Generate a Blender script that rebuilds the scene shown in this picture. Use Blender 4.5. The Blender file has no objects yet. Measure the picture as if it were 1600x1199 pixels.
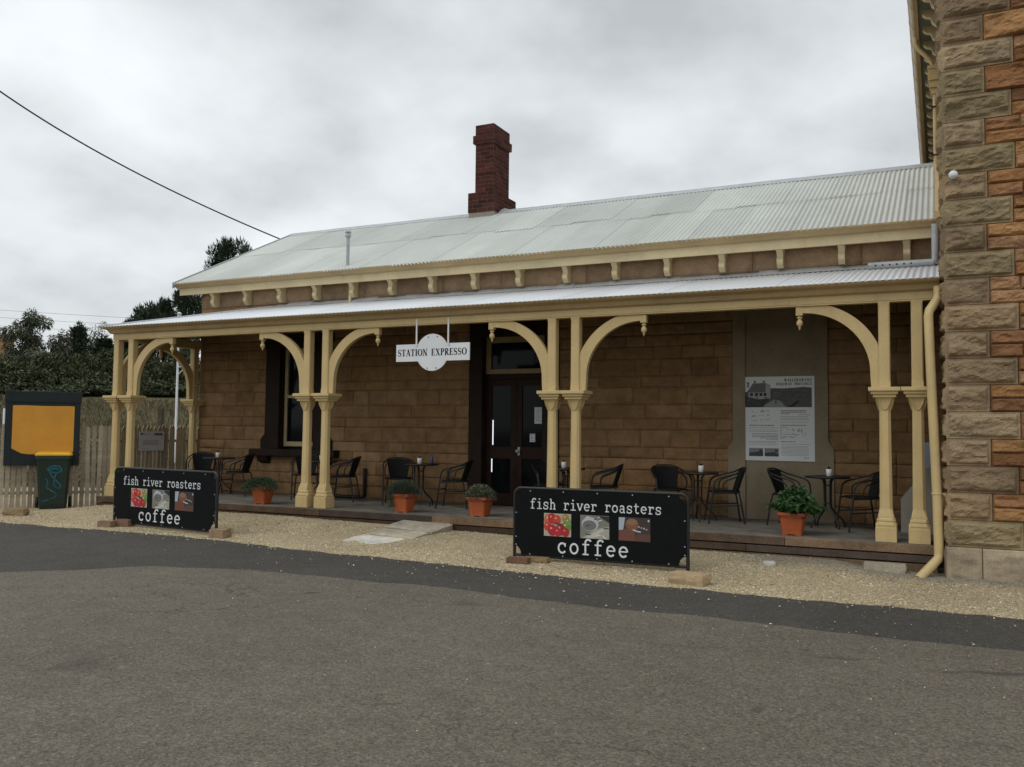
import bpy, math, random
import numpy as np
from mathutils import Vector, Matrix, Euler

S = bpy.context.scene
COL = S.collection
R = math.radians
PI = math.pi

# ------------------------------------------------------------------ camera
cam_d = bpy.data.cameras.new('camera')
cam = bpy.data.objects.new('camera', cam_d)
COL.objects.link(cam)
cam_d.sensor_width = 36.0
cam_d.lens = 31.147
cam_d.clip_start = 0.05
cam_d.clip_end = 3000
rot = Matrix.Rotation(0.4519, 4, 'Z') @ Matrix.Rotation(PI / 2 + 0.0538, 4, 'X') @ Matrix.Rotation(0.0110, 4, 'Z')
cam.matrix_world = Matrix.Translation((0.0, -11.552, 1.2688)) @ rot
S.camera = cam

# ------------------------------------------------------------------ sky, sun, exposure
SUN_EL, SUN_AZ = R(48), R(205)          # azimuth clockwise from +Y
w = bpy.data.worlds.new('World')
S.world = w
w.use_nodes = True
nt = w.node_tree
nt.nodes.clear()
def wn(t, **k):
    n = nt.nodes.new(t)
    for a, b in k.items():
        setattr(n, a, b)
    return n
def wl(a, b):
    nt.links.new(a, b)
out = wn('ShaderNodeOutputWorld')
bg = wn('ShaderNodeBackground')
bg.inputs['Strength'].default_value = 0.1
sky = wn('ShaderNodeTexSky', sky_type='NISHITA', sun_disc=False)
sky.sun_elevation = SUN_EL
sky.sun_rotation = SUN_AZ
tc = wn('ShaderNodeTexCoord')
sep = wn('ShaderNodeSeparateXYZ')
wl(tc.outputs['Generated'], sep.inputs[0])
zc = wn('ShaderNodeMath', operation='MAXIMUM'); wl(sep.outputs['Z'], zc.inputs[0]); zc.inputs[1].default_value = 0.0
za = wn('ShaderNodeMath', operation='ADD'); wl(zc.outputs[0], za.inputs[0]); za.inputs[1].default_value = 0.42
dv = wn('ShaderNodeVectorMath', operation='DIVIDE')
wl(tc.outputs['Generated'], dv.inputs[0])
cz = wn('ShaderNodeCombineXYZ')
for i in range(3):
    wl(za.outputs[0], cz.inputs[i])
wl(cz.outputs[0], dv.inputs[1])
mp = wn('ShaderNodeMapping'); wl(dv.outputs[0], mp.inputs[0])
mp.inputs['Scale'].default_value = (1.0, 1.0, 0.55)
mp.inputs['Location'].default_value = (3.2, 1.45, 0.0)
n1 = wn('ShaderNodeTexNoise'); wl(mp.outputs[0], n1.inputs['Vector'])
n1.inputs['Scale'].default_value = 1.55; n1.inputs['Detail'].default_value = 8; n1.inputs['Roughness'].default_value = 0.46
n1.inputs['Distortion'].default_value = 0.25
n2 = wn('ShaderNodeTexNoise'); wl(mp.outputs[0], n2.inputs['Vector'])
n2.inputs['Scale'].default_value = 4.6; n2.inputs['Detail'].default_value = 8; n2.inputs['Roughness'].default_value = 0.5
mx = wn('ShaderNodeMix', data_type='FLOAT'); mx.inputs[0].default_value = 0.30
wl(n1.outputs['Fac'], mx.inputs[2]); wl(n2.outputs['Fac'], mx.inputs[3])
cr = wn('ShaderNodeValToRGB')
e = cr.color_ramp.elements
e[0].position = 0.35; e[0].color = (4.6, 4.85, 5.0, 1)
e[1].position = 0.61; e[1].color = (8.5, 8.85, 9.05, 1)
m_ = e.new(0.50); m_.color = (7.1, 7.4, 7.55, 1)
wl(mx.outputs[0], cr.inputs[0])
mc = wn('ShaderNodeMix', data_type='RGBA'); mc.inputs[0].default_value = 0.94
zr = wn('ShaderNodeMapRange'); wl(sep.outputs['Z'], zr.inputs[0])
zr.inputs[1].default_value = 0.45; zr.inputs[2].default_value = 1.0; zr.inputs[3].default_value = 1.0; zr.inputs[4].default_value = 1.55
zm = wn('ShaderNodeVectorMath', operation='SCALE'); wl(cr.outputs[0], zm.inputs[0]); wl(zr.outputs[0], zm.inputs['Scale'])
wl(sky.outputs[0], mc.inputs[6]); wl(zm.outputs[0], mc.inputs[7])
wl(mc.outputs[2], bg.inputs['Color'])
wl(bg.outputs[0], out.inputs[0])

sd = bpy.data.lights.new('sun', 'SUN')
sd.energy = 0.6
sd.angle = R(25)
sd.color = (1.0, 0.97, 0.92)
sun = bpy.data.objects.new('sun', sd)
COL.objects.link(sun)
sdir = Vector((math.sin(SUN_AZ) * math.cos(SUN_EL), math.cos(SUN_AZ) * math.cos(SUN_EL), math.sin(SUN_EL)))
sun.rotation_euler = sdir.to_track_quat('Z', 'Y').to_euler()
sun.location = (0, -20, 30)
S.view_settings.view_transform = 'Standard'
S.view_settings.look = 'None'
S.view_settings.exposure = 0.24
S.view_settings.gamma = 1.0
S.render.engine = 'CYCLES'
S.cycles.max_bounces = 8
S.cycles.diffuse_bounces = 5
S.cycles.use_denoising = True

# ------------------------------------------------------------------ helpers
rnd = random.Random(7)
NP = np.random.default_rng(11)

def sm(t):
    t = np.clip(t, 0, 1)
    return t * t * (3 - 2 * t)

def zg(X, Y):
    X = np.asarray(X, float); Y = np.asarray(Y, float)
    return (-.33 + .09 * sm((-3 - X) / 7) + .08 * sm((Y + 1.6) / 1.4) * sm((-.5 - X) / .8) * sm((X + 14.5) / 1.0))

def gz(x, y):
    return float(zg(x, y))

def _h(ix, iy, iz, seed):
    n = (ix * 374761393 + iy * 668265263 + iz * 2147483647 + seed * 1274126177) & 0xFFFFFFFF
    n = ((n ^ (n >> 13)) * 1274126177) & 0xFFFFFFFF
    n = (n ^ (n >> 16)) & 0xFFFFFFFF
    return n / 4294967295.0

def vnoise(p, seed=0):
    p = np.asarray(p, float)
    i = np.floor(p).astype(np.int64); f = p - i
    f = f * f * (3 - 2 * f)
    r = 0
    for dx in (0, 1):
        for dy in (0, 1):
            for dz in (0, 1):
                wgt = (f[..., 0] if dx else 1 - f[..., 0]) * (f[..., 1] if dy else 1 - f[..., 1]) * (f[..., 2] if dz else 1 - f[..., 2])
                r = r + wgt * _h(i[..., 0] + dx, i[..., 1] + dy, i[..., 2] + dz, seed)
    return r

def fbm(p, octv=4, seed=0, rough=.5):
    a, s, t = 1.0, 0, 0
    p = np.asarray(p, float)
    for o in range(octv):
        s = s + a * vnoise(p, seed + o * 17); t += a
        p = p * 2.03; a *= rough
    return s / t

class MB:
    """collects faces for ONE mesh object"""
    def __init__(self):
        self.v = []; self.f = []; self.s = []; self.c = []; self.hascol = False
    def add(self, vs, fs, smooth=False, col=None):
        b = len(self.v)
        self.v += [tuple(map(float, q)) for q in vs]
        self.f += [tuple(b + i for i in q) for q in fs]
        self.s += [smooth] * len(fs)
        if col is None:
            self.c += [(1, 1, 1)] * len(vs)
        else:
            self.hascol = True
            if len(col) == 3 and not hasattr(col[0], '__len__'):
                self.c += [tuple(col)] * len(vs)
            else:
                self.c += [tuple(q) for q in col]
        return self
    def box(self, a, b, bev=0.0, col=None):
        x0, y0, z0 = [min(a[i], b[i]) for i in range(3)]
        x1, y1, z1 = [max(a[i], b[i]) for i in range(3)]
        if bev <= 0:
            vs = [(x0, y0, z0), (x1, y0, z0), (x1, y1, z0), (x0, y1, z0), (x0, y0, z1), (x1, y0, z1), (x1, y1, z1), (x0, y1, z1)]
            fs = [(3, 2, 1, 0), (4, 5, 6, 7), (0, 1, 5, 4), (1, 2, 6, 5), (2, 3, 7, 6), (3, 0, 4, 7)]
            return self.add(vs, fs, False, col)
        import bmesh
        bm = bmesh.new()
        bmesh.ops.create_cube(bm, size=1)
        for q in bm.verts:
            q.co = Vector(((x0 + x1) / 2 + q.co.x * (x1 - x0), (y0 + y1) / 2 + q.co.y * (y1 - y0), (z0 + z1) / 2 + q.co.z * (z1 - z0)))
        bmesh.ops.bevel(bm, geom=bm.edges[:], offset=bev, segments=2, affect='EDGES', profile=.5)
        bm.verts.index_update()
        vs = [tuple(q.co) for q in bm.verts]; fs = [tuple(q.index for q in f.verts) for f in bm.faces]
        bm.free()
        return self.add(vs, fs, False, col)
    def prism(self, poly, axis, a, b, col=None, smooth=False):
        """poly: 2D outline; axis 'x','y','z' extruded from a to b"""
        def P(q, t):
            if axis == 'x': return (t, q[0], q[1])
            if axis == 'y': return (q[0], t, q[1])
            return (q[0], q[1], t)
        n = len(poly)
        vs = [P(q, a) for q in poly] + [P(q, b) for q in poly]
        fs = [tuple(range(n - 1, -1, -1)), tuple(range(n, 2 * n))]
        self.add(vs, fs, False, col)
        vs = [P(q, a) for q in poly] + [P(q, b) for q in poly]
        return self.add(vs, [(i, (i + 1) % n, n + (i + 1) % n, n + i) for i in range(n)], smooth, col)
    def tube(self, pts, r, seg=8, col=None, cap=True):
        pts = [Vector(p) for p in pts]; n = len(pts)
        rs = r if hasattr(r, '__len__') else [r] * n
        rings = []; prev = None
        for i in range(n):
            t = (pts[min(i + 1, n - 1)] - pts[max(i - 1, 0)])
            t = t.normalized() if t.length > 1e-9 else Vector((0, 0, 1))
            if prev is None:
                u = t.orthogonal().normalized()
            else:
                u = (prev - t * prev.dot(t))
                u = u.normalized() if u.length > 1e-6 else t.orthogonal().normalized()
            prev = u; v = t.cross(u)
            rings.append([pts[i] + (u * math.cos(2 * PI * k / seg) + v * math.sin(2 * PI * k / seg)) * rs[i] for k in range(seg)])
        vs = [tuple(q) for ring in rings for q in ring]
        fs = [(i * seg + k, i * seg + (k + 1) % seg, (i + 1) * seg + (k + 1) % seg, (i + 1) * seg + k) for i in range(n - 1) for k in range(seg)]
        self.add(vs, fs, True, col)
        if cap:
            self.add([tuple(q) for q in rings[0]], [tuple(range(seg - 1, -1, -1))], False, col)
            self.add([tuple(q) for q in rings[-1]], [tuple(range(seg))], False, col)
        return self
    def lathe(self, prof, c=(0, 0, 0), seg=16, col=None, smooth=True, rot0=0.0, sx=1, sy=1):
        n = len(prof)
        vs = [(c[0] + sx * r * math.cos(rot0 + 2 * PI * k / seg), c[1] + sy * r * math.sin(rot0 + 2 * PI * k / seg), c[2] + z) for r, z in prof for k in range(seg)]
        fs = [(i * seg + k, i * seg + (k + 1) % seg, (i + 1) * seg + (k + 1) % seg, (i + 1) * seg + k) for i in range(n - 1) for k in range(seg)]
        self.add(vs, fs, smooth, col)
        self.add(vs[:seg], [tuple(range(seg - 1, -1, -1))], False, col)
        self.add(vs[-seg:], [tuple(range(seg))], False, col)
        return self
    def grid(self, P, smooth=True, col=None):
        """P: array (n,m,3)"""
        n, m = P.shape[:2]
        fs = [(i * m + j, (i + 1) * m + j, (i + 1) * m + j + 1, i * m + j + 1) for i in range(n - 1) for j in range(m - 1)]
        c = None if col is None else (col if np.ndim(col) == 1 else np.asarray(col).reshape(-1, 3).tolist())
        return self.add(P.reshape(-1, 3).tolist(), fs, smooth, c)
    def sweep(self, path, prof, closed_ends=True, col=None):
        """path: plan points (x,y); prof: closed outline of (out,z); out = to the right of travel"""
        n = len(path); m = len(prof); rings = []
        for i in range(n):
            p = Vector(path[i])
            d0 = (Vector(path[i]) - Vector(path[i - 1])).normalized() if i > 0 else None
            d1 = (Vector(path[i + 1]) - Vector(path[i])).normalized() if i < n - 1 else None
            if d0 is None: d0 = d1
            if d1 is None: d1 = d0
            r0 = Vector((d0.y, -d0.x)); r1 = Vector((d1.y, -d1.x))
            b = (r0 + r1).normalized(); k = 1 / max(.2, b.dot(r0))
            rings.append([(p.x + b.x * k * o, p.y + b.y * k * o, z) for o, z in prof])
        vs = [q for ring in rings for q in ring]
        fs = [(i * m + k, i * m + (k + 1) % m, (i + 1) * m + (k + 1) % m, (i + 1) * m + k) for i in range(n - 1) for k in range(m)]
        self.add(vs, fs, False, col)
        if closed_ends:
            self.add(rings[0], [tuple(range(m - 1, -1, -1))], False, col)
            self.add(rings[-1], [tuple(range(m))], False, col)
        return self
    def build(self, name, mat, parent=None, o=None):
        """o: world origin subtracted from the vertices"""
        me = bpy.data.meshes.new(name)
        v = np.array(self.v, dtype=np.float64)
        if o is not None:
            v = v - np.array(o)
        me.from_pydata(v.tolist(), [], self.f)
        me.polygons.foreach_set('use_smooth', self.s)
        if self.hascol:
            at = me.color_attributes.new('Col', 'FLOAT_COLOR', 'POINT')
            c = np.ones((len(self.v), 4), dtype=np.float32); c[:, :3] = self.c
            at.data.foreach_set('color', c.ravel())
        me.materials.append(mat)
        me.update()
        ob = bpy.data.objects.new(name, me)
        COL.objects.link(ob)
        if parent is not None:
            ob.parent = parent
        elif o is not None:
            ob.location = o
        return ob

def thing(name, label, cat, loc=(0, 0, 0), rz=0.0, group=None):
    o = bpy.data.objects.new(name, None)
    COL.objects.link(o)
    o.location = loc; o.rotation_euler = (0, 0, rz)
    o.empty_display_size = .2
    o['label'] = label; o['category'] = cat
    if group: o['group'] = group
    return o

def tag(o, label, cat, group=None):
    o['label'] = label; o['category'] = cat
    if group: o['group'] = group
    return o

def struct(o, kind='structure'):
    o['kind'] = kind
    return o

def copy_tree(o, parent=None):
    c = o.copy(); COL.objects.link(c)
    if parent is not None:
        c.parent = parent
    for ch in list(o.children):
        copy_tree(ch, c)
    return c

# ------------------------------------------------------------------ materials
class NT:
    def __init__(self, name):
        self.m = bpy.data.materials.new(name); self.m.use_nodes = True
        self.t = self.m.node_tree; self.b = self.t.nodes['Principled BSDF']
    def n(self, t, **k):
        q = self.t.nodes.new(t)
        for a, b in k.items(): setattr(q, a, b)
        return q
    def l(self, a, b): self.t.links.new(a, b)
    def noise(self, scale, detail=4, rough=.55, vec=None, dist=0.0):
        q = self.n('ShaderNodeTexNoise'); q.inputs['Scale'].default_value = scale; q.inputs['Detail'].default_value = detail
        q.inputs['Roughness'].default_value = rough; q.inputs['Distortion'].default_value = dist
        if vec is not None: self.l(vec, q.inputs['Vector'])
        return q.outputs['Fac']
    def ramp(self, fac, stops):
        q = self.n('ShaderNodeValToRGB'); self.l(fac, q.inputs[0]); el = q.color_ramp.elements
        while len(el) < len(stops): el.new(.5)
        for i, (p, c) in enumerate(stops):
            el[i].position = p; el[i].color = (*c, 1) if len(c) == 3 else c
        return q.outputs[0]
    def mul(self, a, b, fac=1.0, mode='MULTIPLY'):
        q = self.n('ShaderNodeMix', data_type='RGBA', blend_type=mode)
        if hasattr(fac, 'node'): self.l(fac, q.inputs[0])
        else: q.inputs[0].default_value = fac
        for i, s in ((6, a), (7, b)):
            if hasattr(s, 'node'): self.l(s, q.inputs[i])
            else: q.inputs[i].default_value = (*s, 1)
        return q.outputs[2]
    def math(self, op, a, b=None):
        q = self.n('ShaderNodeMath', operation=op)
        for i, s in enumerate((a, b)):
            if s is None: continue
            if hasattr(s, 'node'): self.l(s, q.inputs[i])
            else: q.inputs[i].default_value = s
        return q.outputs[0]
    def coord(self, kind='Object'):
        return self.n('ShaderNodeTexCoord').outputs[kind]
    def mapping(self, vec, scale=(1, 1, 1), loc=(0, 0, 0), rot=(0, 0, 0)):
        q = self.n('ShaderNodeMapping'); self.l(vec, q.inputs[0]); q.inputs['Scale'].default_value = scale
        q.inputs['Location'].default_value = loc; q.inputs['Rotation'].default_value = rot
        return q.outputs[0]
    def color(self, s):
        if hasattr(s, 'node'): self.l(s, self.b.inputs['Base Color'])
        else: self.b.inputs['Base Color'].default_value = (*s, 1)
    def rough(self, s):
        if hasattr(s, 'node'): self.l(s, self.b.inputs['Roughness'])
        else: self.b.inputs['Roughness'].default_value = s
    def bump(self, h, strength=.3, dist=.01):
        q = self.n('ShaderNodeBump'); q.inputs['Strength'].default_value = strength; q.inputs['Distance'].default_value = dist
        self.l(h, q.inputs['Height']); self.l(q.outputs[0], self.b.inputs['Normal'])

def G(v): return (v, v, v)

def paint(name, col, rough=.5, var=.18, scale=3.0, bump=.05, spec=.4, dirt=None):
    k = NT(name); vec = k.coord('Object')
    a = k.noise(scale, 6, .6, vec)
    c = k.mul(col, k.ramp(a, [(.3, G(1 - var)), (.7, G(1 + var * .3))]))
    b = k.noise(scale * 14, 3, .6, vec)
    c = k.mul(c, k.ramp(b, [(.35, G(1 - var * .4)), (.6, G(1.0))]))
    if dirt:
        dd = k.noise(3.2, 7, .7, k.mapping(vec, (5, 5, .5)))
        c = k.mul(c, dirt, k.ramp(dd, [(.58, G(0)), (.76, G(.55))]), 'MIX')
        d = k.noise(scale * .9, 8, .7, k.mapping(vec, (1, 1, .35)))
        c = k.mul(c, dirt, k.ramp(d, [(.55, G(0)), (.78, G(.75))]), 'MIX')
    k.color(c); k.rough(rough); k.b.inputs['Specular IOR Level'].default_value = spec
    k.bump(b, bump, .004)
    return k.m

def vcol(name, rough=.85, var=.25, scale=8, bump=.25, spec=.3, fine=60, dist=.01, big=False):
    """base colour from the mesh's own colour attribute, broken up by noise"""
    k = NT(name); vec = k.coord('Object')
    at = k.n('ShaderNodeAttribute', attribute_name='Col')
    a = k.noise(scale, 6, .62, vec); b = k.noise(fine, 4, .6, vec)
    c = k.mul(at.outputs['Color'], k.ramp(a, [(.28, G(1 - var)), (.72, G(1 + var * .5))]))
    c = k.mul(c, k.ramp(b, [(.3, G(1 - var * .8)), (.65, G(1 + var * .2))]))
    if big:
        q = k.noise(.7, 6, .6, vec)
        c = k.mul(c, k.ramp(q, [(.3, (.74, .72, .70)), (.5, G(1)), (.7, (1.12, 1.10, 1.04))]))
    k.color(c); k.rough(rough); k.b.inputs['Specular IOR Level'].default_value = spec
    if bump: k.bump(b, bump, dist)
    return k.m

M = {}
M['cream'] = paint('cream_paint', (.60, .45, .215), .5, .14, 2.5, .05, .35, (.36, .25, .12))
M['cream_light'] = paint('pale_cream_paint', (.64, .53, .31), .5, .16, 2.0, .05, .35, (.42, .30, .16))
M['tan_gutter'] = paint('tan_gutter_paint', (.47, .34, .17), .45, .2, 1.5, .05, .35, (.30, .20, .10))
M['stone'] = vcol('sandstone', .92, .30, 5, .75, .15, 55, .012, True)
M['brick'] = vcol('red_brickwork', .9, .3, 6, .4, .15, 70, .006)
M['render'] = paint('grey_cement_render', (.275, .222, .150), .9, .25, 2.0, .25, .15, (.24, .21, .15))
M['dark_trim'] = paint('dark_brown_trim', (.027, .0165, .0115), .6, .3, 3, .1, .12)
M['door_wood'] = paint('dark_brown_timber', (.030, .0135, .008), .55, .35, 4, .15, .15)
M['sash'] = paint('cream_sash_paint', (.50, .40, .22), .5, .15, 4, .05)
M['black_metal'] = paint('black_powdercoat', (.014, .014, .015), .42, .2, 20, .05, .4)
M['black_weave'] = paint('black_wicker', (.012, .012, .012), .7, .4, 120, .5, .2)
M['white_paint'] = paint('white_paint', (.74, .76, .78), .4, .08, 3, .03)
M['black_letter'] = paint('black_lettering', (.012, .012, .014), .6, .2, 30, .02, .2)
M['white_letter'] = paint('white_lettering', (.76, .79, .80), .7, .3, 40, .02, .2)
M['banner'] = paint('black_banner_fabric', (.006, .0068, .0075), .7, .25, 6, .12, .12)
M['steel'] = paint('galvanised_steel', (.42, .44, .45), .45, .2, 6, .05, .5)
M['bin_green'] = paint('dark_green_plastic', (.018, .036, .026), .45, .25, 5, .05, .4)
M['bin_yellow'] = paint('yellow_plastic', (.72, .40, .015), .4, .15, 5, .04, .4)
M['notice_yellow'] = paint('orange_yellow_board', (.66, .31, .04), .6, .14, 2.2, .06, .3, (.56, .27, .07))
M['notice_frame'] = paint('blue_black_frame', (.012, .019, .022), .55, .3, 4, .08, .3)
M['graffiti'] = paint('blue_spray_paint', (.035, .20, .28), .6, .5, 12, .02, .2)
M['pot'] = paint('orange_plastic_pot', (.45, .105, .032), .5, .2, 7, .05, .4, (.30, .10, .05))
M['soil'] = paint('dark_soil', (.03, .02, .013), .95, .4, 30, .5, .1)
M['print'] = vcol('printed_sheet', .55, .06, 6, 0, .3, 40)
M['leaf'] = vcol('leaf_green', .6, .25, 4, 0, .25, 20)
M['bark'] = paint('tree_bark', (.10, .085, .065), .9, .4, 3, .5, .1)
M['picket'] = vcol('weathered_picket_paint', .85, .35, 5, .3, .15, 60, .004)
M['timber'] = vcol('weathered_timber', .85, .4, 4, .4, .15, 50, .005)
M['rock'] = vcol('rock', .9, .3, 9, .5, .15, 70, .008)
M['cup'] = paint('white_ceramic', (.72, .72, .68), .4, .05, 10, .02, .4)
M['bottle'] = paint('blue_purple_label', (.05, .045, .13), .35, .1, 10, .02, .5)
M['wire'] = paint('black_cable', (.012, .012, .012), .6, .1, 5, .02, .2)
M['grey_board'] = paint('grey_board', (.30, .27, .235), .8, .2, 3, .1, .2)
M['transom'] = paint('shaded_cream_paint', (.30, .22, .11), .6, .2, 3, .05, .3)  # cream frame with the deep veranda shade put into its colour
M['soffit'] = paint('grey_green_soffit', (.16, .17, .12), .7, .25, 3, .1, .2)
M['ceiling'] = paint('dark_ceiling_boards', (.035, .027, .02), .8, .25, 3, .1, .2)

def glass(name, col=(.006, .007, .008), rough=.06):
    k = NT(name); k.color(col); k.rough(rough); k.b.inputs['Specular IOR Level'].default_value = .11
    n = k.noise(2.0, 3, .5, k.coord('Object')); k.bump(n, .03, .01)
    return k.m
M['glass'] = glass('dark_window_glass')
k = NT('painted_daylight'); k.color((.8, .8, .8)); k.b.inputs['Emission Color'].default_value = (.9, .95, 1, 1); k.b.inputs['Emission Strength'].default_value = .75
M['gap'] = k.m  # emission stands in for daylight, there is no opening behind it

def corr(name, col, metallic, rough, dirt, var=.15, nails=False):
    k = NT(name); vec = k.coord('Object')
    at = k.n('ShaderNodeAttribute', attribute_name='Col')
    a = k.noise(.55, 7, .65, k.mapping(vec, (1, .45, .45)))
    b = k.noise(9, 5, .7, k.mapping(vec, (1, .25, .25)))
    c = k.mul(at.outputs['Color'], col)
    c = k.mul(c, k.ramp(a, [(.3, G(1 - var)), (.7, G(1.04))]))
    c = k.mul(c, dirt, k.ramp(b, [(.60, G(0)), (.80, G(.55))]), 'MIX')
    r2 = k.noise(1.7, 8, .72, k.mapping(vec, (1, .22, .22), (3, 1, 0)))
    c = k.mul(c, (.30, .20, .12), k.ramp(r2, [(.66, G(0)), (.80, G(.45))]), 'MIX')
    if nails:
        sp = k.n('ShaderNodeSeparateXYZ'); k.l(vec, sp.inputs[0])
        fx = k.math('LESS_THAN', k.math('ABSOLUTE', k.math('SUBTRACT', k.math('FRACT', k.math('DIVIDE', sp.outputs[0], .228)), .5)), .055)
        fy = k.math('LESS_THAN', k.math('ABSOLUTE', k.math('SUBTRACT', k.math('FRACT', k.math('DIVIDE', sp.outputs[1], .86)), .5)), .014)
        c = k.mul(c, (.16, .14, .12), k.math('MULTIPLY', k.math('MULTIPLY', fx, fy), .8), 'MIX')
    k.color(c); k.b.inputs['Metallic'].default_value = metallic
    k.rough(k.ramp(a, [(.3, G(rough + .12)), (.7, G(rough - .05))]))
    k.bump(b, .06, .004)
    return k.m
M['roof'] = corr('weathered_white_corrugated_iron', (.55, .575, .53), 0.0, .55, (.36, .32, .26), .22, True)
M['ver_roof'] = corr('galvanised_corrugated_iron', (.74, .77, .80), .35, .42, (.55, .54, .52), .10)

def asphalt(name, c0, c1, speck, crack=False):
    k = NT(name); vec = k.coord('Object')
    big = k.noise(.35, 6, .6, vec); mid = k.noise(3.0, 5, .65, vec)
    c = k.mul(k.ramp(big, [(.3, c0), (.7, c1)]), k.ramp(mid, [(.3, G(.86)), (.7, G(1.08))]))
    v = k.n('ShaderNodeTexVoronoi'); k.l(vec, v.inputs['Vector']); v.inputs['Scale'].default_value = 95
    sp = k.n('ShaderNodeSeparateColor'); k.l(v.outputs['Color'], sp.inputs[0])
    c = k.mul(c, k.ramp(sp.outputs[0], [(0, (.50, .50, .52)), (.45, G(.96)), (.8, (1.22, 1.12, 1.05)), (1, G(1.6))]), .9)
    v2 = k.n('ShaderNodeTexVoronoi'); k.l(vec, v2.inputs['Vector']); v2.inputs['Scale'].default_value = 38
    s2 = k.n('ShaderNodeSeparateColor'); k.l(v2.outputs['Color'], s2.inputs[0])
    c = k.mul(c, k.ramp(s2.outputs[1], [(0, G(.78)), (.6, G(1.0)), (.97, G(1.08)), (1, G(1.5))]), .6)
    st = k.noise(1.1, 5, .6, k.mapping(vec, (.55, 1.6, 1)))
    c = k.mul(c, speck, k.ramp(st, [(.67, G(0)), (.74, G(.55))]), 'MIX')
    if crack:
        wv = k.noise(1.3, 6, .65, vec)
        off = k.n('ShaderNodeVectorMath', operation='ADD'); k.l(vec, off.inputs[0])
        nc = k.n('ShaderNodeTexNoise'); k.l(vec, nc.inputs['Vector']); nc.inputs['Scale'].default_value = 1.4; nc.inputs['Detail'].default_value = 5
        scn = k.n('ShaderNodeVectorMath', operation='SCALE'); k.l(nc.outputs['Color'], scn.inputs[0]); scn.inputs['Scale'].default_value = 1.0
        k.l(scn.outputs[0], off.inputs[1])
        vc = k.n('ShaderNodeTexVoronoi', feature='DISTANCE_TO_EDGE'); k.l(off.outputs[0], vc.inputs['Vector']); vc.inputs['Scale'].default_value = .34
        ln = k.ramp(vc.outputs['Distance'], [(.0, G(1)), (.0028, G(0))])
        msk = k.ramp(k.noise(.45, 3, .5, vec), [(.54, G(0)), (.62, G(.55))])
        f = k.mul(ln, msk)
        c = k.mul(c, (.025, .023, .02), f, 'MIX')
        # oil and patch stains
        for (px, py, rx_, ry_, st_) in ((-5.41, -4.56, .09, .07, .8), (-.95, -4.51, .10, .09, .5), (-.58, -4.68, .26, .06, .6), (.28, -4.68, .24, .09, .7), (-.87, -6.2, .07, .05, .5), (-3.9, -4.3, .3, .12, .3), (-5.2, -7.4, .3, .22, .35), (-1.6, -4.9, .22, .07, .35)):
            q = k.mapping(off.outputs[0], (1 / rx_, 1 / ry_, 0), (-(px + .5) / rx_, -(py + .5) / ry_, 0))
            ln_ = k.n('ShaderNodeVectorMath', operation='LENGTH'); k.l(q, ln_.inputs[0])
            c = k.mul(c, (.045, .040, .033), k.ramp(ln_.outputs['Value'], [(.45, G(st_)), (1.3 / 1.31, G(0))]), 'MIX')
        # long wandering cracks
        for (ax, ay, bx_, by_, st_) in ((-3.36, -6.98, -2.56, -7.14, .5), (-2.56, -7.14, -.9, -7.22, .5), (-3.2, -7.1, -3.6, -7.5, .35), (-5.35, -7.65, -4.95, -7.0, .45), (-3.36, -6.98, -3.45, -6.5, .35)):
            L_ = math.hypot(bx_ - ax, by_ - ay); an = math.atan2(by_ - ay, bx_ - ax)
            q = k.n('ShaderNodeVectorMath', operation='SUBTRACT'); k.l(off.outputs[0], q.inputs[0]); q.inputs[1].default_value = (ax + .5, ay + .5, 0)
            q2 = k.mapping(q.outputs[0], (1, 1, 1), (0, 0, 0), (0, 0, -an))
            sp_ = k.n('ShaderNodeSeparateXYZ'); k.l(q2, sp_.inputs[0])
            along = k.math('LESS_THAN', k.math('ABSOLUTE', k.math('SUBTRACT', sp_.outputs[0], L_ / 2)), L_ / 2)
            wdt = k.ramp(k.math('ABSOLUTE', sp_.outputs[1]), [(.004, G(st_)), (.011, G(0))])
            c = k.mul(c, (.035, .031, .026), k.mul(wdt, along), 'MIX')
    k.color(c); k.rough(.88); k.b.inputs['Specular IOR Level'].default_value = .25
    k.bump(k.math('ADD', v.outputs['Distance'], mid), .55, .006)
    return k.m
M['road'] = asphalt('old_brown_grey_asphalt', (.120, .107, .082), (.145, .130, .102), (.080, .070, .054), True)
M['strip'] = asphalt('new_dark_asphalt', (.056, .053, .046), (.074, .070, .061), (.09, .083, .068))

def gravel_mat():
    k = NT('cream_crushed_gravel'); vec = k.coord('Object')
    v = k.n('ShaderNodeTexVoronoi'); k.l(vec, v.inputs['Vector']); v.inputs['Scale'].default_value = 62
    sp = k.n('ShaderNodeSeparateColor'); k.l(v.outputs['Color'], sp.inputs[0])
    c = k.ramp(sp.outputs[0], [(0, (.30, .23, .13)), (.25, (.53, .42, .25)), (.75, (.65, .53, .335)), (1, (.77, .69, .53))])
    big = k.noise(.8, 5, .6, vec)
    c = k.mul(c, k.ramp(big, [(.3, G(.78)), (.7, G(1.1))]))
    c = k.mul(c, k.ramp(v.outputs['Distance'], [(.2, G(1.0)), (.75, G(.55))]))
    at = k.n('ShaderNodeAttribute', attribute_name='Col')
    c = k.mul(c, at.outputs['Color'])
    k.color(c); k.rough(.95); k.b.inputs['Specular IOR Level'].default_value = .15
    k.bump(k.math('MULTIPLY', v.outputs['Distance'], -1.0), .9, .012)
    return k.m
M['gravel'] = gravel_mat()

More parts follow.
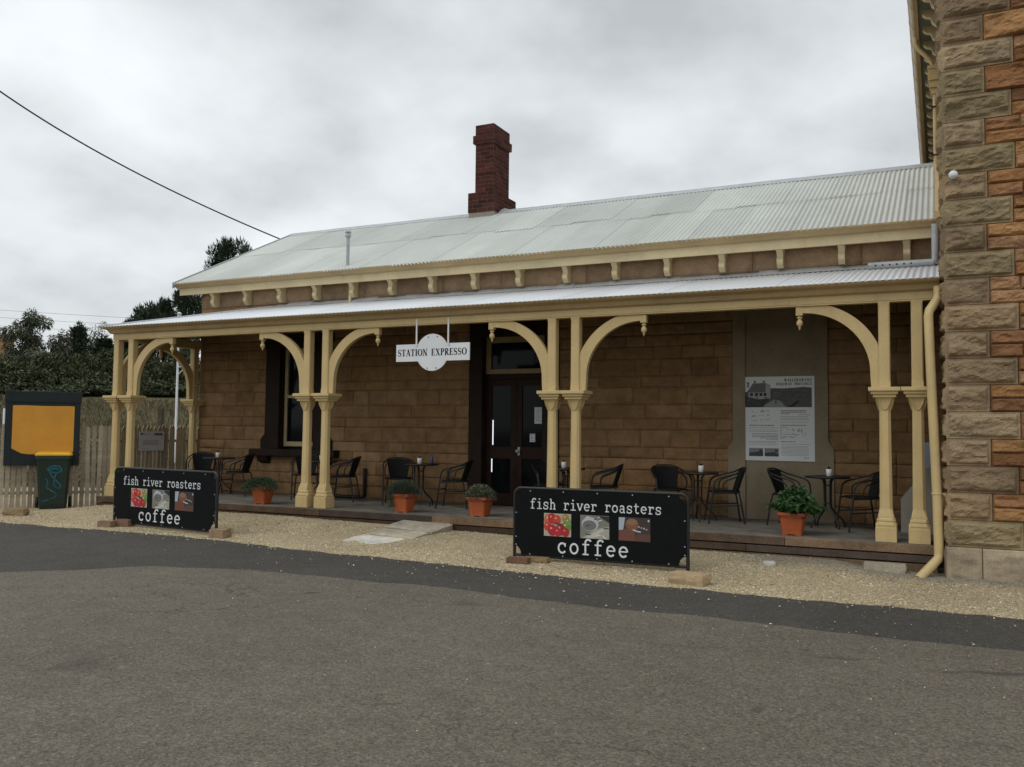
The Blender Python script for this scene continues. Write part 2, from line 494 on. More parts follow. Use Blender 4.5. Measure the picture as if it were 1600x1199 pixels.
def ground_mat():
    k = NT('dry_grass_ground'); vec = k.coord('Object')
    a = k.noise(.18, 7, .65, vec); b = k.noise(6, 5, .7, vec)
    c = k.ramp(a, [(.3, (.055, .05, .024)), (.5, (.10, .085, .043)), (.7, (.16, .13, .07))])
    c = k.mul(c, k.ramp(b, [(.3, G(.6)), (.7, G(1.2))]))
    k.color(c); k.rough(.95); k.b.inputs['Specular IOR Level'].default_value = .1
    k.bump(b, .8, .05)
    return k.m
M['ground'] = ground_mat()

# ================================================================== SETTING
def axis_pts(lo, hi, core_lo, core_hi, core_step, growth=1.25):
    a = list(np.arange(core_lo, core_hi + 1e-6, core_step)); st = core_step
    x = core_lo; L = []
    while x > lo:
        st *= growth; x -= st; L.append(max(x, lo))
    st = core_step; x = core_hi; H = []
    while x < hi:
        st *= growth; x += st; H.append(min(x, hi))
    return np.array(L[::-1] + a + H)

def hill(X, Y):
    s = (X * -.8 + (Y + 11.5) * .6)
    t = (X * .6 + (Y + 11.5) * .8)
    return 3.1 * sm((s - 23) / 30) + .5 * (fbm(np.stack([X * .08, Y * .08, X * 0], -1), 3, 5) - .5) * sm((s - 20) / 10)

gx = axis_pts(-900, 900, -60, 10, 1.0); gy = axis_pts(-900, 900, -20, 50, 1.0)
XX, YY = np.meshgrid(gx, gy, indexing='ij')
ZZ = zg(XX, YY) - .035 + hill(XX, YY)
g = MB().grid(np.stack([XX, YY, ZZ], -1)).build('ground', M['ground'])
struct(g)

ex = np.array([-40, -16, -12, -10, -8.81, -8.16, -7.92, -6.78, -5.97, -4.68, -3.92, -2.75, -1.89, -.89, 0, .53, 8, 40])
ey = np.array([-40, -16, -10, -7, -5.51, -4.88, -4.45, -3.97, -3.87, -3.71, -3.71, -3.79, -3.76, -3.81, -3.83, -3.81, -3.8, -3.8])

rx = axis_pts(-120, 90, -24, 8, .4); ry = axis_pts(-90, -1.9, -14, -2.0, .4)
XX, YY = np.meshgrid(rx, ry, indexing='ij')
struct(MB().grid(np.stack([XX, YY, zg(XX, YY)], -1)).build('road', M['road']))

sx_ = np.arange(-30, 14, .025)
low = np.interp(sx_, ex, ey) + .13 * (fbm(np.stack([sx_ * 1.1, sx_ * 0, sx_ * 0], -1), 4, 3) - .5) + .07 * (fbm(np.stack([sx_ * 6, sx_ * 0 + 4, sx_ * 0], -1), 4, 8) - .5)
T = np.linspace(0, 1, 14)
XX = np.repeat(sx_[:, None], 14, 1); YY = low[:, None] + (-2.1 - low[:, None]) * T[None]
lift = np.where(T < .02, .001, .006)[None]
struct(MB().grid(np.stack([XX, YY, zg(XX, YY) + lift], -1)).build('asphalt_strip', M['strip']))

vx = np.arange(-24, 10, .05)
glow = -2.50 + .16 * (fbm(np.stack([vx * .7, vx * 0, vx * 0], -1), 3, 21) - .5) + .12 * (fbm(np.stack([vx * 6, vx * 0 + 2, vx * 0], -1), 3, 22) - .5)
top = np.where(vx < -13.7, 3.5, .4)
T = np.linspace(0, 1, 22) ** 1.3
XX = np.repeat(vx[:, None], 22, 1); YY = glow[:, None] + (top - glow)[:, None] * T[None]
bumps = .02 * (fbm(np.stack([XX * 2.2, YY * 2.2, XX * 0], -1), 4, 31) - .5)
ZZ = zg(XX, YY) + np.where(T < .01, .004, .016)[None] + bumps * sm(T * 4)[None]
gm = sm((XX + 2.6) / .8) * sm((YY + .85 + .9 * (fbm(np.stack([XX * 1.5, YY * 1.5, XX * 0], -1), 3, 41) - .5)) / .35)
tint = np.stack([1 - .36 * gm, 1 - .31 * gm, 1 - .20 * gm], -1)
struct(MB().grid(np.stack([XX, YY, ZZ], -1), True, tint).build('gravel', M['gravel']))

# loose stones lying on the gravel and spilled over the asphalt
def stones(n, xs, ys, r0, r1, cols, name, tintgrey=True):
    o = np.array([[1, 0, 0], [-1, 0, 0], [0, 1, 0], [0, -1, 0], [0, 0, 1], [0, 0, -1]], float)
    F = np.array([[0, 2, 4], [2, 1, 4], [1, 3, 4], [3, 0, 4], [2, 0, 5], [1, 2, 5], [3, 1, 5], [0, 3, 5]])
    r = r0 + (r1 - r0) * NP.random(n) ** 2.2
    V = o[None] * r[:, None, None] * (.6 + .8 * NP.random((n, 6, 1)))
    V[..., 2] *= .7
    a = NP.random(n) * 2 * PI
    ca, sa = np.cos(a)[:, None], np.sin(a)[:, None]
    x = V[..., 0] * ca - V[..., 1] * sa; y = V[..., 0] * sa + V[..., 1] * ca
    V = np.stack([x + xs[:, None], y + ys[:, None], V[..., 2] + (zg(xs, ys) + .014 + r * .25)[:, None]], -1)
    c = cols[NP.integers(0, len(cols), n)] * (.75 + .5 * NP.random((n, 1)))
    if tintgrey:
        k = .8 * (sm((xs + 2.4) / .8) * sm((ys + .75 + .5 * NP.random(n)) / .35))[:, None]
        c = c * (1 - k) + k * np.array([.24, .225, .215]) * (.6 + .8 * NP.random((n, 1)))
    mb = MB()
    mb.v = V.reshape(-1, 3).tolist()
    mb.f = [tuple(q) for q in (F[None] + 6 * np.arange(n)[:, None, None]).reshape(-1, 3).tolist()]
    mb.s = [False] * len(mb.f); mb.c = np.repeat(c, 6, 0).tolist(); mb.hascol = True
    return mb.build(name, M['rock'])
cols = np.array([[.58, .46, .28], [.66, .54, .35], [.48, .37, .22], [.72, .64, .49], [.30, .23, .14]])
n = 26000
xs = -15.5 + 17 * NP.random(n); ys = -2.50 + 2.4 * NP.random(n)
n2 = 520
xs = np.concatenate([xs, -13 + 14.5 * NP.random(n2)]); ys = np.concatenate([ys, -2.45 - NP.exponential(.12, n2)])
n3 = 150
xs = np.concatenate([xs, -9 + 10 * NP.random(n3)]); ys = np.concatenate([ys, -2.5 - NP.random(n3) * 1.5])
struct(stones(len(xs), xs, ys, .004, .014, cols, 'gravel_stones'), 'stuff')
n = 260
xs = -7 + 8 * NP.random(n); ys = -3.8 - NP.exponential(1.2, n)
struct(stones(n, xs, ys, .003, .007, np.array([[.62, .58, .50], [.70, .68, .62], [.5, .45, .36]]), 'gravel_chips', False), 'stuff')

# ================================================================== STONE
def block(mb, o, U, V, N, u0, u1, v0, v1, relief, margin, res, col, seed, soft=.022, skirt=.012, rock=1.0):
    nu = max(3, int(round((u1 - u0) / res))) + 1; nv = max(3, int(round((v1 - v0) / res))) + 1
    us = np.linspace(u0, u1, nu); vs = np.linspace(v0, v1, nv)
    us = np.concatenate([[u0], us, [u1]]); vs = np.concatenate([[v0], vs, [v1]])
    A, B = np.meshgrid(us, vs, indexing='ij')
    P = np.stack([A, B, A * 0 + seed * 3.7], -1)
    d = np.minimum(np.minimum(A - u0, u1 - A), np.minimum(B - v0, v1 - B))
    mask = sm((d - margin) / soft)
    n_ = fbm(P * np.array([6, 11, 1]), 5, seed % 97, .62)
    big = fbm(P * np.array([2.2, 4.5, 1]), 2, seed % 89 + 3)
    rid = 1 - np.abs(2 * fbm(P * np.array([3.5, 8, 1]) + 9, 3, seed % 83) - 1)
    fac = np.floor(fbm(P * np.array([2.6, 5.5, 1]) + 21, 3, seed % 79 + 7) * 7) / 7      # broken facets
    H = relief * mask * np.clip(.25 + 1.5 * (n_ - .45) + 1.3 * (big - .45) + .8 * (rid - .6) + rock * 1.0 * (fac - .4), .0, 1.5) + .004 * (n_ - .5)
    H[0, :] = -skirt; H[-1, :] = -skirt; H[:, 0] = -skirt; H[:, -1] = -skirt
    o = np.array(o, float); U = np.array(U, float); V = np.array(V, float); N = np.array(N, float)
    W = o + A[..., None] * U + B[..., None] * V + H[..., None] * N
    tone = .82 + .36 * fbm(P * np.array([3, 6, 1]) + 40, 4, seed % 71 + 11)
    tone = tone * (1 + .10 * (1 - mask) * (margin > .02))
    C = np.clip(np.array(col)[None, None] * tone[..., None], 0, 1)
    mb.grid(W, relief < .03, C)

def fill_courses(mb, o, U, V, N, u0, u1, courses, holes, lens, relief, margin, res, colfn, gap=.004, skirt=.012):
    """courses: list of (v0,v1); holes: list of (u0,u1,v0,v1)"""
    for ci, (a, b) in enumerate(courses):
        segs = [(u0, u1)]
        for (h0, h1, k0, k1) in holes:
            if k0 < b - .02 and k1 > a + .02:
                ns = []
                for s0, s1 in segs:
                    if h1 <= s0 or h0 >= s1: ns.append((s0, s1)); continue
                    if h0 > s0: ns.append((s0, h0))
                    if h1 < s1: ns.append((h1, s1))
                segs = ns
        for s0, s1 in segs:
            x = s0
            while x < s1 - 1e-3:
                L = rnd.uniform(*lens); e = x + L
                if s1 - e < lens[0] * .6: e = s1
                block(mb, o, U, V, N, x + gap, e - gap, a + gap, b - gap, relief * rnd.uniform(.4, 1.4), margin, res, colfn(), rnd.randrange(10 ** 6), .02, skirt)
                x = e

# ================================================================== STATION BUILDING (long single-storey wing)
WY = 2.05
stn = thing('station_building', 'long low sandstone station building with white corrugated roof and red brick chimney', 'building', (-6.9, WY, 0))
SO = (-6.9, WY, 0)
def part(mb, name, mat, par=None): return mb.build(name, M[mat], par or stn, SO)

# openings: window, door, blind recess
OPEN = [(-11.97, -10.45, .80, 3.1), (-7.40, -5.74, -1, 3.25), (-2.85, -1.49, -1, 3.3)]
wall = MB()
cz_ = [0.0]
while cz_[-1] < 3.68:
    cz_.append(cz_[-1] + rnd.choice((.18, .20, .225, .25, .275)))
cz_[-1] = 3.72
def wcol():
    b = np.array(rnd.choice([(.300, .182, .088), (.315, .192, .096), (.285, .170, .084), (.33, .206, .108), (.295, .175, .081)]))
    return tuple(b * rnd.uniform(.92, 1.06))
fill_courses(wall, (0, WY, 0), (1, 0, 0), (0, 0, 1), (0, -1, 0), -13.76, 0.05, list(zip(cz_[:-1], cz_[1:])), OPEN, (.30, .95), .019, .010, .024, wcol, .0018, .006)
# smooth frieze course beneath the eave
x = -13.76
while x < .05:
    e_ = min(x + rnd.uniform(1.0, 1.7), .05)
    block(wall, (0, WY - .012, 0), (1, 0, 0), (0, 0, 1), (0, -1, 0), x + .003, e_ - .003, 3.724, 4.06, .004, .0, .12, tuple(np.array((.36, .245, .155)) * rnd.uniform(.88, 1.08)), rnd.randrange(9999))
    x = e_
mc_ = (.27, .185, .10)
for a, b, z0, z1 in ((-13.76, -11.9, 0, 4.06), (-11.9, -10.5, 0, .82), (-11.9, -10.5, 3.05, 4.06), (-10.5, -7.35, 0, 4.06), (-7.35, -5.8, 3.2, 4.06), (-5.8, -2.8, 0, 4.06), (-2.8, -1.55, 3.2, 4.06), (-1.55, .055, 0, 4.06)):
    wall.box((a, WY + .003, z0 - .4 if z0 == 0 else z0), (b, WY + .30, z1), 0, mc_)
# gable end, rear wall and far end, closing the volume
gcol = (.24, .14, .07)
wall.prism([(WY + .011, -.4), (8.6, -.4), (8.6, 4.06), (5.3, 5.85), (WY + .011, 4.06)], 'x', -13.755, -13.45, gcol)
wall.box((-13.45, 8.3, -.4), (.0, 8.6, 4.06), 0, gcol)
part(wall, 'wall', 'stone')

# roof sheets
def corrugated(mb, x0, x1, prof, pitch=.076, amp=.009, seg=8, col=None, ymax=None):
    """prof: function t-> (y,z), normal approx; columns along x"""
    n = int((x1 - x0) / pitch * seg)
    xs = np.linspace(x0, x1, n + 1)
    return xs, amp * np.cos(2 * PI * xs / pitch)
EZ, EY, RZ, RY = 4.215, 1.66, 5.975, 5.30
sl = (RZ - EZ) / (RY - EY)
def roof_plane(name_mb, x0, x1, ya, yb, lift, mirror=False, tone=1.0):
    n = int(round((x1 - x0) / .076 * 8)); xs = np.linspace(x0, x1, n + 1)
    cor = .010 * np.cos(2 * PI * xs / .076)
    rows = np.linspace(ya, yb, 4)
    P = np.zeros((n + 1, 4, 3))
    P[..., 0] = xs[:, None]
    P[..., 1] = rows[None] if not mirror else (2 * RY - rows)[None]
    P[..., 2] = EZ + sl * (rows - EY)[None] + cor[:, None] + lift
    if mirror: P = P[::-1]
    name_mb.grid(P, True, np.ones((n + 1, 4, 3)) * tone)
roof = MB()
W_ = .76
for row, (ya, yb, li) in enumerate(((EY - .03, 3.66, 0.0), (3.50, RY - .03, .007))):
    x = -14.14 + (0 if row == 0 else -.0)
    i = 0
    off = 0.38 if row else 0.0
    edges = [-14.14] + list(np.arange(-14.14 + W_ - off, -.06, W_)) + [.052]
    for a, b in zip(edges[:-1], edges[1:]):
        roof_plane(roof, a, b + .03 if b < -.1 else b, ya + (rnd.uniform(-.07, .07) if row else rnd.uniform(-.02, .02)), yb, li + (i % 2) * .004, False, rnd.uniform(.86, 1.06))
        i += 1
roof_plane(roof, -14.14, .052, EY - .03, RY - .02, 0, True)
fsh = MB().prism([(EY - .05, EZ + .01), (RY, RZ + .03), (RY, RZ + .12), (EY - .05, EZ + .10)], 'x', -.05, .05)
# timber frame under the sheets closes the roof
roof.prism([(EY + .02, EZ - .035), (RY, RZ - .035), (2 * RY - EY - .02, EZ - .035)], 'x', -14.08, .05, (.5, .5, .48))
rf = part(roof, 'roof', 'roof')
part(fsh, 'wall_flashing', 'cream', rf)
cap = MB()
for a in range(12):
    x0 = -14.15 + a * 1.18; x1 = min(x0 + 1.19, -.02)
    li = (a % 2) * .003
    cap.prism([(RY - .17, RZ - .17 * sl + .022 + li), (RY - .05, RZ + .012 + li), (RY - .025, RZ + .035 + li), (RY, RZ + .043 + li), (RY + .025, RZ + .035 + li), (RY + .05, RZ + .012 + li), (RY + .17, RZ - .17 * sl + .022 + li), (RY + .17, RZ - .17 * sl + .010), (RY, RZ - .005), (RY - .17, RZ - .17 * sl + .010)], 'x', x0, x1)
part(cap, 'ridge_cap', 'steel', rf)
# barge flashing on the gable edge
bg_ = MB()
for y0, z0, y1, z1 in ((EY - .03, EZ, RY, RZ + .02), (2 * RY - EY + .03, EZ, RY, RZ + .02)):
    bg_.prism([(y0, z0 - .10), (y1, z1 - .10), (y1, z1 + .022), (y0, z0 + .022)], 'x', -14.175, -14.15)
part(bg_, 'barge_board', 'steel', rf)

# brick chimney
def brick_faces(mb, x0, x1, y0, y1, z0, z1, seed):
    rr = random.Random(seed)
    mb.box((x0, y0, z0), (x1, y1, z1), 0, (.20, .13, .10))
    ch, bl = .086, .235
    nrow = max(1, int(round((z1 - z0) / ch))); ch = (z1 - z0) / nrow
    for r in range(nrow):
        for face in range(4):
            a0, a1 = (x0, x1) if face % 2 == 0 else (y0, y1)
            t = a0 - (bl / 2 if (r + face) % 2 else 0)
            while t < a1:
                s, e2 = max(t, a0) + .004, min(t + bl, a1) - .004
                if e2 - s > .02:
                    c = np.array((.088, .030, .024)) * rr.uniform(.6, 1.3)
                    if rr.random() < .07: c = np.array((.045, .022, .02))
                    za, zb = z0 + r * ch + .005, z0 + (r + 1) * ch - .005
                    p = .004
                    q = {0: [(s, y0 - p, za), (e2, y0 - p, za), (e2, y0 - p, zb), (s, y0 - p, zb)],
                         1: [(x1 + p, s, za), (x1 + p, e2, za), (x1 + p, e2, zb), (x1 + p, s, zb)],
                         2: [(e2, y1 + p, za), (s, y1 + p, za), (s, y1 + p, zb), (e2, y1 + p, zb)],
                         3: [(x0 - p, e2, za), (x0 - p, s, za), (x0 - p, s, zb), (x0 - p, e2, zb)]}[face]
                    mb.add(q, [(0, 1, 2, 3)], False, tuple(c))
                t += bl
ch_ = MB()
brick_faces(ch_, -9.13, -8.50, 4.99, 6.05, 5.95, 6.38, 1)
brick_faces(ch_, -8.985, -8.555, 5.04, 5.80, 6.38, 7.45, 2)
brick_faces(ch_, -9.03, -8.51, 4.995, 5.845, 7.45, 7.625, 3)
brick_faces(ch_, -8.99, -8.55, 5.035, 5.805, 7.625, 7.86, 4)
chim = part(ch_, 'chimney', 'brick', rf)
fl = MB()
fl.box((-9.12, 5.0, 5.60), (-8.51, 6.04, 5.95), .01)
fl2 = MB()
part(fl, 'chimney_base', 'grey_board', rf)
fl2.prism([(5.15, 5.92), (5.75, 6.02), (5.7, 6.13), (5.45, 6.10), (5.3, 6.03)], 'x', -8.495, -8.47)
part(fl2, 'flashing', 'steel', rf)
pot_ = MB().box((-8.9, 5.15, 7.86), (-8.64, 5.7, 7.875))
part(pot_, 'chimney_top', 'soil', rf)

# eave: fascia, gutter, soffit, corbel brackets
fa = MB().box((-14.10, 1.765, 3.985), (.05, 1.80, 4.20))
part(fa, 'fascia', 'cream_light')
gu = MB()
prof = [(0, 4.125), (.035, 4.125), (.06, 4.14), (.075, 4.165), (.10, 4.185), (.118, 4.20), (.118, 4.222), (.108, 4.222), (.095, 4.20), (.05, 4.165), (0.012, 4.15), (0.012, 4.2), (0, 4.2)]
gu.sweep([(-14.15, 1.765), (.05, 1.765)], prof)
part(gu, 'gutter', 'tan_gutter')
so = MB().box((-14.08, 1.80, 4.03), (.05, 2.05, 4.05))
part(so, 'soffit', 'cream_light')
br = MB()
Z0 = 3.735
sp_ = [(2.05, 4.03), (1.83, 4.03), (1.83, 3.985)]
for t in np.linspace(0, 1, 13):
    y = 1.842 + .085 * t + .035 * math.sin(t * 2 * PI) * (1 if t < .5 else .8)
    sp_.append((y - .01 * math.sin(t * PI), 3.975 - t * (3.975 - 3.745)))
sp_ += [(1.93, Z0), (2.05, Z0)]
br.prism(sp_, 'x', -.045, .045)
br.box((-.055, 1.82, 3.985), (.055, 2.04, 4.029))
proto_b = None
for i in range(16):
    xb = -13.31 + i * .8600
    if proto_b is None:
        proto_b = br.build('eave_bracket', M['cream_light'], stn, (0, WY, 0)); b_ = proto_b
    else:
        b_ = proto_b.copy(); COL.objects.link(b_); b_.parent = stn
    b_.location = (xb - SO[0], 0, 0)

# vent pipe at the eave
vp = MB().tube([(-9.98, 1.90, 4.30), (-9.98, 1.90, 4.88)], .032, 10)
part(MB().tube([(-9.93, 1.93, 4.04), (-9.93, 1.93, 3.60)], .028, 10), 'pipe', 'cream_light')
vp.lathe([(.04, 4.86), (.055, 4.88), (.055, 4.93), (.03, 4.94), (.03, 4.95), (.062, 4.955), (.05, 4.985), (.01, 5.0)], (-9.98, 1.90, 0), 12)
part(vp, 'vent_pipe', 'steel')
# grey pipe falling from the eave gutter and lying along the veranda roof
gp = MB().tube([(-.05, 1.68, 4.15), (-.05, 1.70, 3.80), (-.055, 1.70, 3.66), (-.09, 1.70, 3.635), (-.9, 1.70, 3.635)], .048, 12)
part(gp, 'downpipe', 'steel')
for i in range(6):      # drain holes in the side of that pipe
    gp2 = MB().lathe([(.013, 0), (.013, .004)], (0, 0, 0), 8).build('drain_hole', M['black_letter'], stn)
    gp2.location = (-.35 - .09 * i - SO[0], 1.7 - .0445 - SO[1], 3.628); gp2.rotation_euler = (PI / 2, 0, 0)

# --- sash window
win = MB()
wc = -11.21
for a, b, z0, z1 in ((-.42, -.355, .93, 2.84), (.355, .42, .93, 2.84), (-.355, .355, .93, 1.02), (-.355, .355, 2.77, 2.84), (-.355, .355, 1.87, 1.93)):
    win.box((wc + a, 2.17, z0), (wc + b, 2.225, z1))
wo = part(win, 'window', 'sash')
part(MB().box((wc - .355, 2.195, 1.02), (wc + .355, 2.205, 1.87)), 'pane', 'glass', wo)
part(MB().box((wc - .355, 2.215, 1.93), (wc + .355, 2.222, 2.77)), 'pane', 'glass', wo)
def ears(c, wo_, wi, zb, zt, ear, ze, top_in):
    L = [(c - wi, zb), (c - wo_ - ear, zb), (c - wo_ - ear, ze), (c - wo_ - ear * .6, ze + .05), (c - wo_ - ear * .1, ze + .09), (c - wo_, ze + .16),
         (c - wo_, zt - .30), (c - wo_ - ear * .4, zt - .20), (c - wo_ - ear, zt - .15), (c - wo_ - ear, zt)]
    Rr = [(2 * c - x, z) for x, z in L[::-1]]
    return L + Rr + [(c + wi, top_in), (c - wi, top_in)] , L
def surround(mb, c, wo_, wi, zb, zt, ear, ze, top_in, y0, y1):
    _, L = ears(c, wo_, wi, zb, zt, ear, ze, top_in)
    for sgn in (1, -1):
        q = [(c + sgn * (x - c), z) for x, z in L] + [(c - sgn * wi, zt)]
        if sgn < 0: q = q[::-1]
        # stair the concave outline into convex pieces
        pts = [p for p in L]
        for (xa, za), (xb, zb2) in zip(pts[1:-1], pts[2:]):
            if abs(za - zb2) < 1e-6: continue
            quad = [(c - wi, za), (xa, za), (xb, zb2), (c - wi, zb2)]
            quad = [(c + sgn * (x - c), z) for x, z in quad]
            mb.prism(quad if sgn > 0 else quad[::-1], 'y', y0, y1)
    mb.box((c - wi, y0 + .002, top_in), (c + wi, y1, zt))
su = MB()
surround(su, wc, .76, .42, .88, 3.10, .10, 1.06, 2.84, 2.005, 2.26)
part(su, 'surround', 'dark_trim', wo)
si = MB().box((-12.24, 1.86, .735), (-10.18, 2.10, .875), .02)
for xx in (-11.95, -10.47):
    si.prism([(1.90, .735), (1.94, .64), (2.05, .585), (2.05, .735)], 'x', xx - .12, xx + .12)
part(si, 'sill', 'dark_trim', wo)
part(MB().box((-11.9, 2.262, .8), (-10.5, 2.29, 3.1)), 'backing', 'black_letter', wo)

# --- double door with transom light
dc = -6.57
ds = MB()
for sgn in (-1, 1):
    ds.box((dc + sgn * .585, 2.0, 0), (dc + sgn * .845, 2.25, 3.25), .008)
ds.box((dc - .585, 2.003, 2.90), (dc + .585, 2.25, 3.25))
ds.box((dc - .585, 2.16, 2.16), (dc + .585, 2.25, 2.26))
do = part(ds, 'door_frame', 'dark_trim')
tr = MB()
for a, b, z0, z1 in ((-.585, -.50, 2.26, 2.90), (.50, .585, 2.26, 2.90), (-.50, .50, 2.26, 2.34), (-.50, .50, 2.80, 2.90)):
    tr.box((dc + a, 2.15, z0), (dc + b, 2.22, z1))
to = part(tr, 'transom_window', 'transom')
part(MB().box((dc - .5, 2.195, 2.34), (dc + .5, 2.205, 2.80)), 'pane', 'glass', to)
for sgn, nm in ((-1, 'l'), (1, 'r')):
    lf = MB()
    x0, x1 = (dc - .583, dc - .003) if sgn < 0 else (dc + .003, dc + .583)
    for a, b, z0, z1 in ((x0, x0 + .105, .005, 2.155), (x1 - .105, x1, .005, 2.155), (x0 + .105, x1 - .105, .005, .20), (x0 + .105, x1 - .105, .80, 1.0), (x0 + .105, x1 - .105, 2.05, 2.155)):
        lf.box((a, 2.17, z0), (b, 2.215, z1))
    lo = part(lf, 'door', 'door_wood')
    for z0, z1 in ((.20, .80), (1.0, 2.05)):
        p_ = part(MB().box((x0 + .105, 2.19, z0), (x1 - .105, 2.20, z1)), 'pane', 'glass', lo)
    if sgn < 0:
        # added glowing strips on the glass stand in for daylight through the door
        part(MB().box((x0 + .12, 2.178, 1.03), (x0 + .138, 2.186, 1.46)), 'glow_strip', 'gap', lo)
        part(MB().box((x0 + .105, 2.178, .56), (x0 + .121, 2.186, .79)), 'glow_strip', 'gap', lo)
    else:
        hd = MB().lathe([(.012, 0), (.012, .05), (.028, .055), (.03, .075), (.018, .09)], (0, 0, 0), 12)
        hd.v = [(x0 + .05 + a, 2.17 - c, .93 + b) for a, b, c in hd.v]
        hd.f = [q[::-1] for q in hd.f]
        hd.box((x0 + .03, 2.166, .86), (x0 + .07, 2.1705, 1.0))
        part(hd, 'handle', 'steel', lo)
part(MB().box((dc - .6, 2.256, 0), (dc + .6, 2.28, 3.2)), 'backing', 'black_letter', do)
ths = MB().box((dc - .585, 2.02, -.02), (dc + .585, 2.25, .004))
part(ths, 'threshold', 'door_wood', do)

# --- rendered blind recess
bc = -2.17
bl = MB()
surround(bl, bc, .685, .50, 0.0, 3.30, .075, 1.06, 3.05, 2.012, 2.10)
blo = part(bl, 'blind_surround', 'render')
part(MB().box((bc - .50, 2.045, 0), (bc + .50, 2.12, 3.05)), 'blind_panel', 'render', blo)
# black waste pipe low on the wall
part(MB().tube([(-9.57, 2.0, .56), (-9.57, 2.0, .07), (-9.60, 2.0, .035), (-9.66, 2.0, .025), (-10.9, 2.0, .025)], .035, 10), 'waste_pipe', 'black_metal')

# ================================================================== VERANDA
ver = thing('veranda', 'cream timber veranda with paired posts, curved brackets and plank deck along the station front', 'veranda', (-6.9, 1.0, 0))
VO = (-6.9, 1.0, 0)
def vpart(mb, name, mat, par=None): return mb.build(name, M[mat], par or ver, VO)
PY = .065
path = [(-13.80, 2.04), (-13.80, PY), (-.03, PY)]
bm_ = MB().sweep(path, [(-.055, 2.88), (.065, 2.88), (.065, 2.895), (.072, 2.90), (.072, 3.04), (-.055, 3.04)])
vpart(bm_, 'beam', 'cream')
gt = MB().sweep([(-13.80, 2.04), (-13.80, PY), (-.005, PY)], [(.074, 2.995), (.105, 2.995), (.125, 3.01), (.135, 3.035), (.15, 3.06), (.185, 3.075), (.22, 3.085), (.235, 3.10), (.238, 3.124), (.224, 3.124), (.215, 3.10), (.15, 3.075), (.10, 3.02), (.074, 3.02)])
vpart(gt, 'gutter', 'tan_gutter')

# hipped corrugated roof
vr = MB()
FY, FZ, VS = -.19, 3.112, .247
XL = -13.80 - .265
def vz(d): return FZ + VS * d
i = 0
x = XL
edges = [XL] + list(np.arange(XL + .76, -.1, .76)) + [.05]
for a, b in zip(edges[:-1], edges[1:]):
    n = max(4, int(round((b - a) / .076 * 8))); xs = np.linspace(a, b + (.03 if b < -.1 else 0), n + 1)
    ym = np.minimum(WY - .005, FY + (xs - XL))
    t = np.linspace(0, 1, 4)
    P = np.zeros((n + 1, 4, 3)); P[..., 0] = xs[:, None]
    P[..., 1] = FY + (ym - FY)[:, None] * t[None]
    P[..., 2] = vz(P[..., 1] - FY) + (.0065 * np.cos(2 * PI * xs / .076))[:, None] + (i % 2) * .003
    vr.grid(P, True, np.ones((n + 1, 4, 3)) * rnd.uniform(.93, 1.04)); i += 1
ys = np.linspace(FY, WY - .005, 240)
P = np.zeros((240, 4, 3)); t = np.linspace(0, 1, 4)
P[..., 1] = ys[:, None]; P[..., 0] = XL + (ys - FY)[:, None] * t[None]
P[..., 2] = vz(P[..., 0] - XL) + (.009 * np.cos(2 * PI * ys / .076))[:, None]
vr.grid(P[::-1], True, np.ones((240, 4, 3)) * .97)
vro = vpart(vr, 'veranda_roof', 'ver_roof')
hp = MB().tube([(XL - .0, FY, FZ + .01), (XL + (WY - FY), WY - .01, vz(WY - FY) + .01)], .022, 8)
vpart(hp, 'hip_cap', 'steel', vro)
fs_ = MB()
xs = np.arange(-11.75, .3, .3)
for a, b in zip(xs[:-1], xs[1:]):
    h = .05 + rnd.uniform(-.012, .016)
    fs_.prism([(WY - .15, vz(WY - .15 - FY) + .012), (WY - .022, vz(WY - FY) + h), (WY - .002, vz(WY - FY) + h + .01), (WY - .002, vz(WY - FY) - .02)], 'x', a, min(b + .002, .05))
vpart(fs_, 'flashing', 'steel', vro)
# rafters and battens under the sheets
ra = MB()
for xx in np.arange(-12.9, -.2, 1.1):
    y1 = min(WY - .02, FY + (xx - XL) - .1)
    ra = MB(); ra.prism([(PY + .06, vz(PY + .06 - FY) - .12), (y1, vz(y1 - FY) - .12), (y1, vz(y1 - FY) - .02), (PY + .06, vz(PY + .06 - FY) - .02)], 'x', xx - .03, xx + .03)
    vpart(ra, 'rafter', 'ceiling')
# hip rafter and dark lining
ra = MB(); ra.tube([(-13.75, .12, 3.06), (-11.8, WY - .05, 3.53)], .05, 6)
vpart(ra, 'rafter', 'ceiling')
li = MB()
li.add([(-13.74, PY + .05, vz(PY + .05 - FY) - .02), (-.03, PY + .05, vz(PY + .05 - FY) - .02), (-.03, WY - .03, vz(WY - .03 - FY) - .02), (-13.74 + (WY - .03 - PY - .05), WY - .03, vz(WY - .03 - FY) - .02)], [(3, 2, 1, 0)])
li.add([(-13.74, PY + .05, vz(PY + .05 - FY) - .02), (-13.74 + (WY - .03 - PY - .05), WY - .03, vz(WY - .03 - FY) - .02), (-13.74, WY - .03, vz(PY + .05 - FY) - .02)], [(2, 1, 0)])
vpart(li, 'ceiling', 'ceiling')

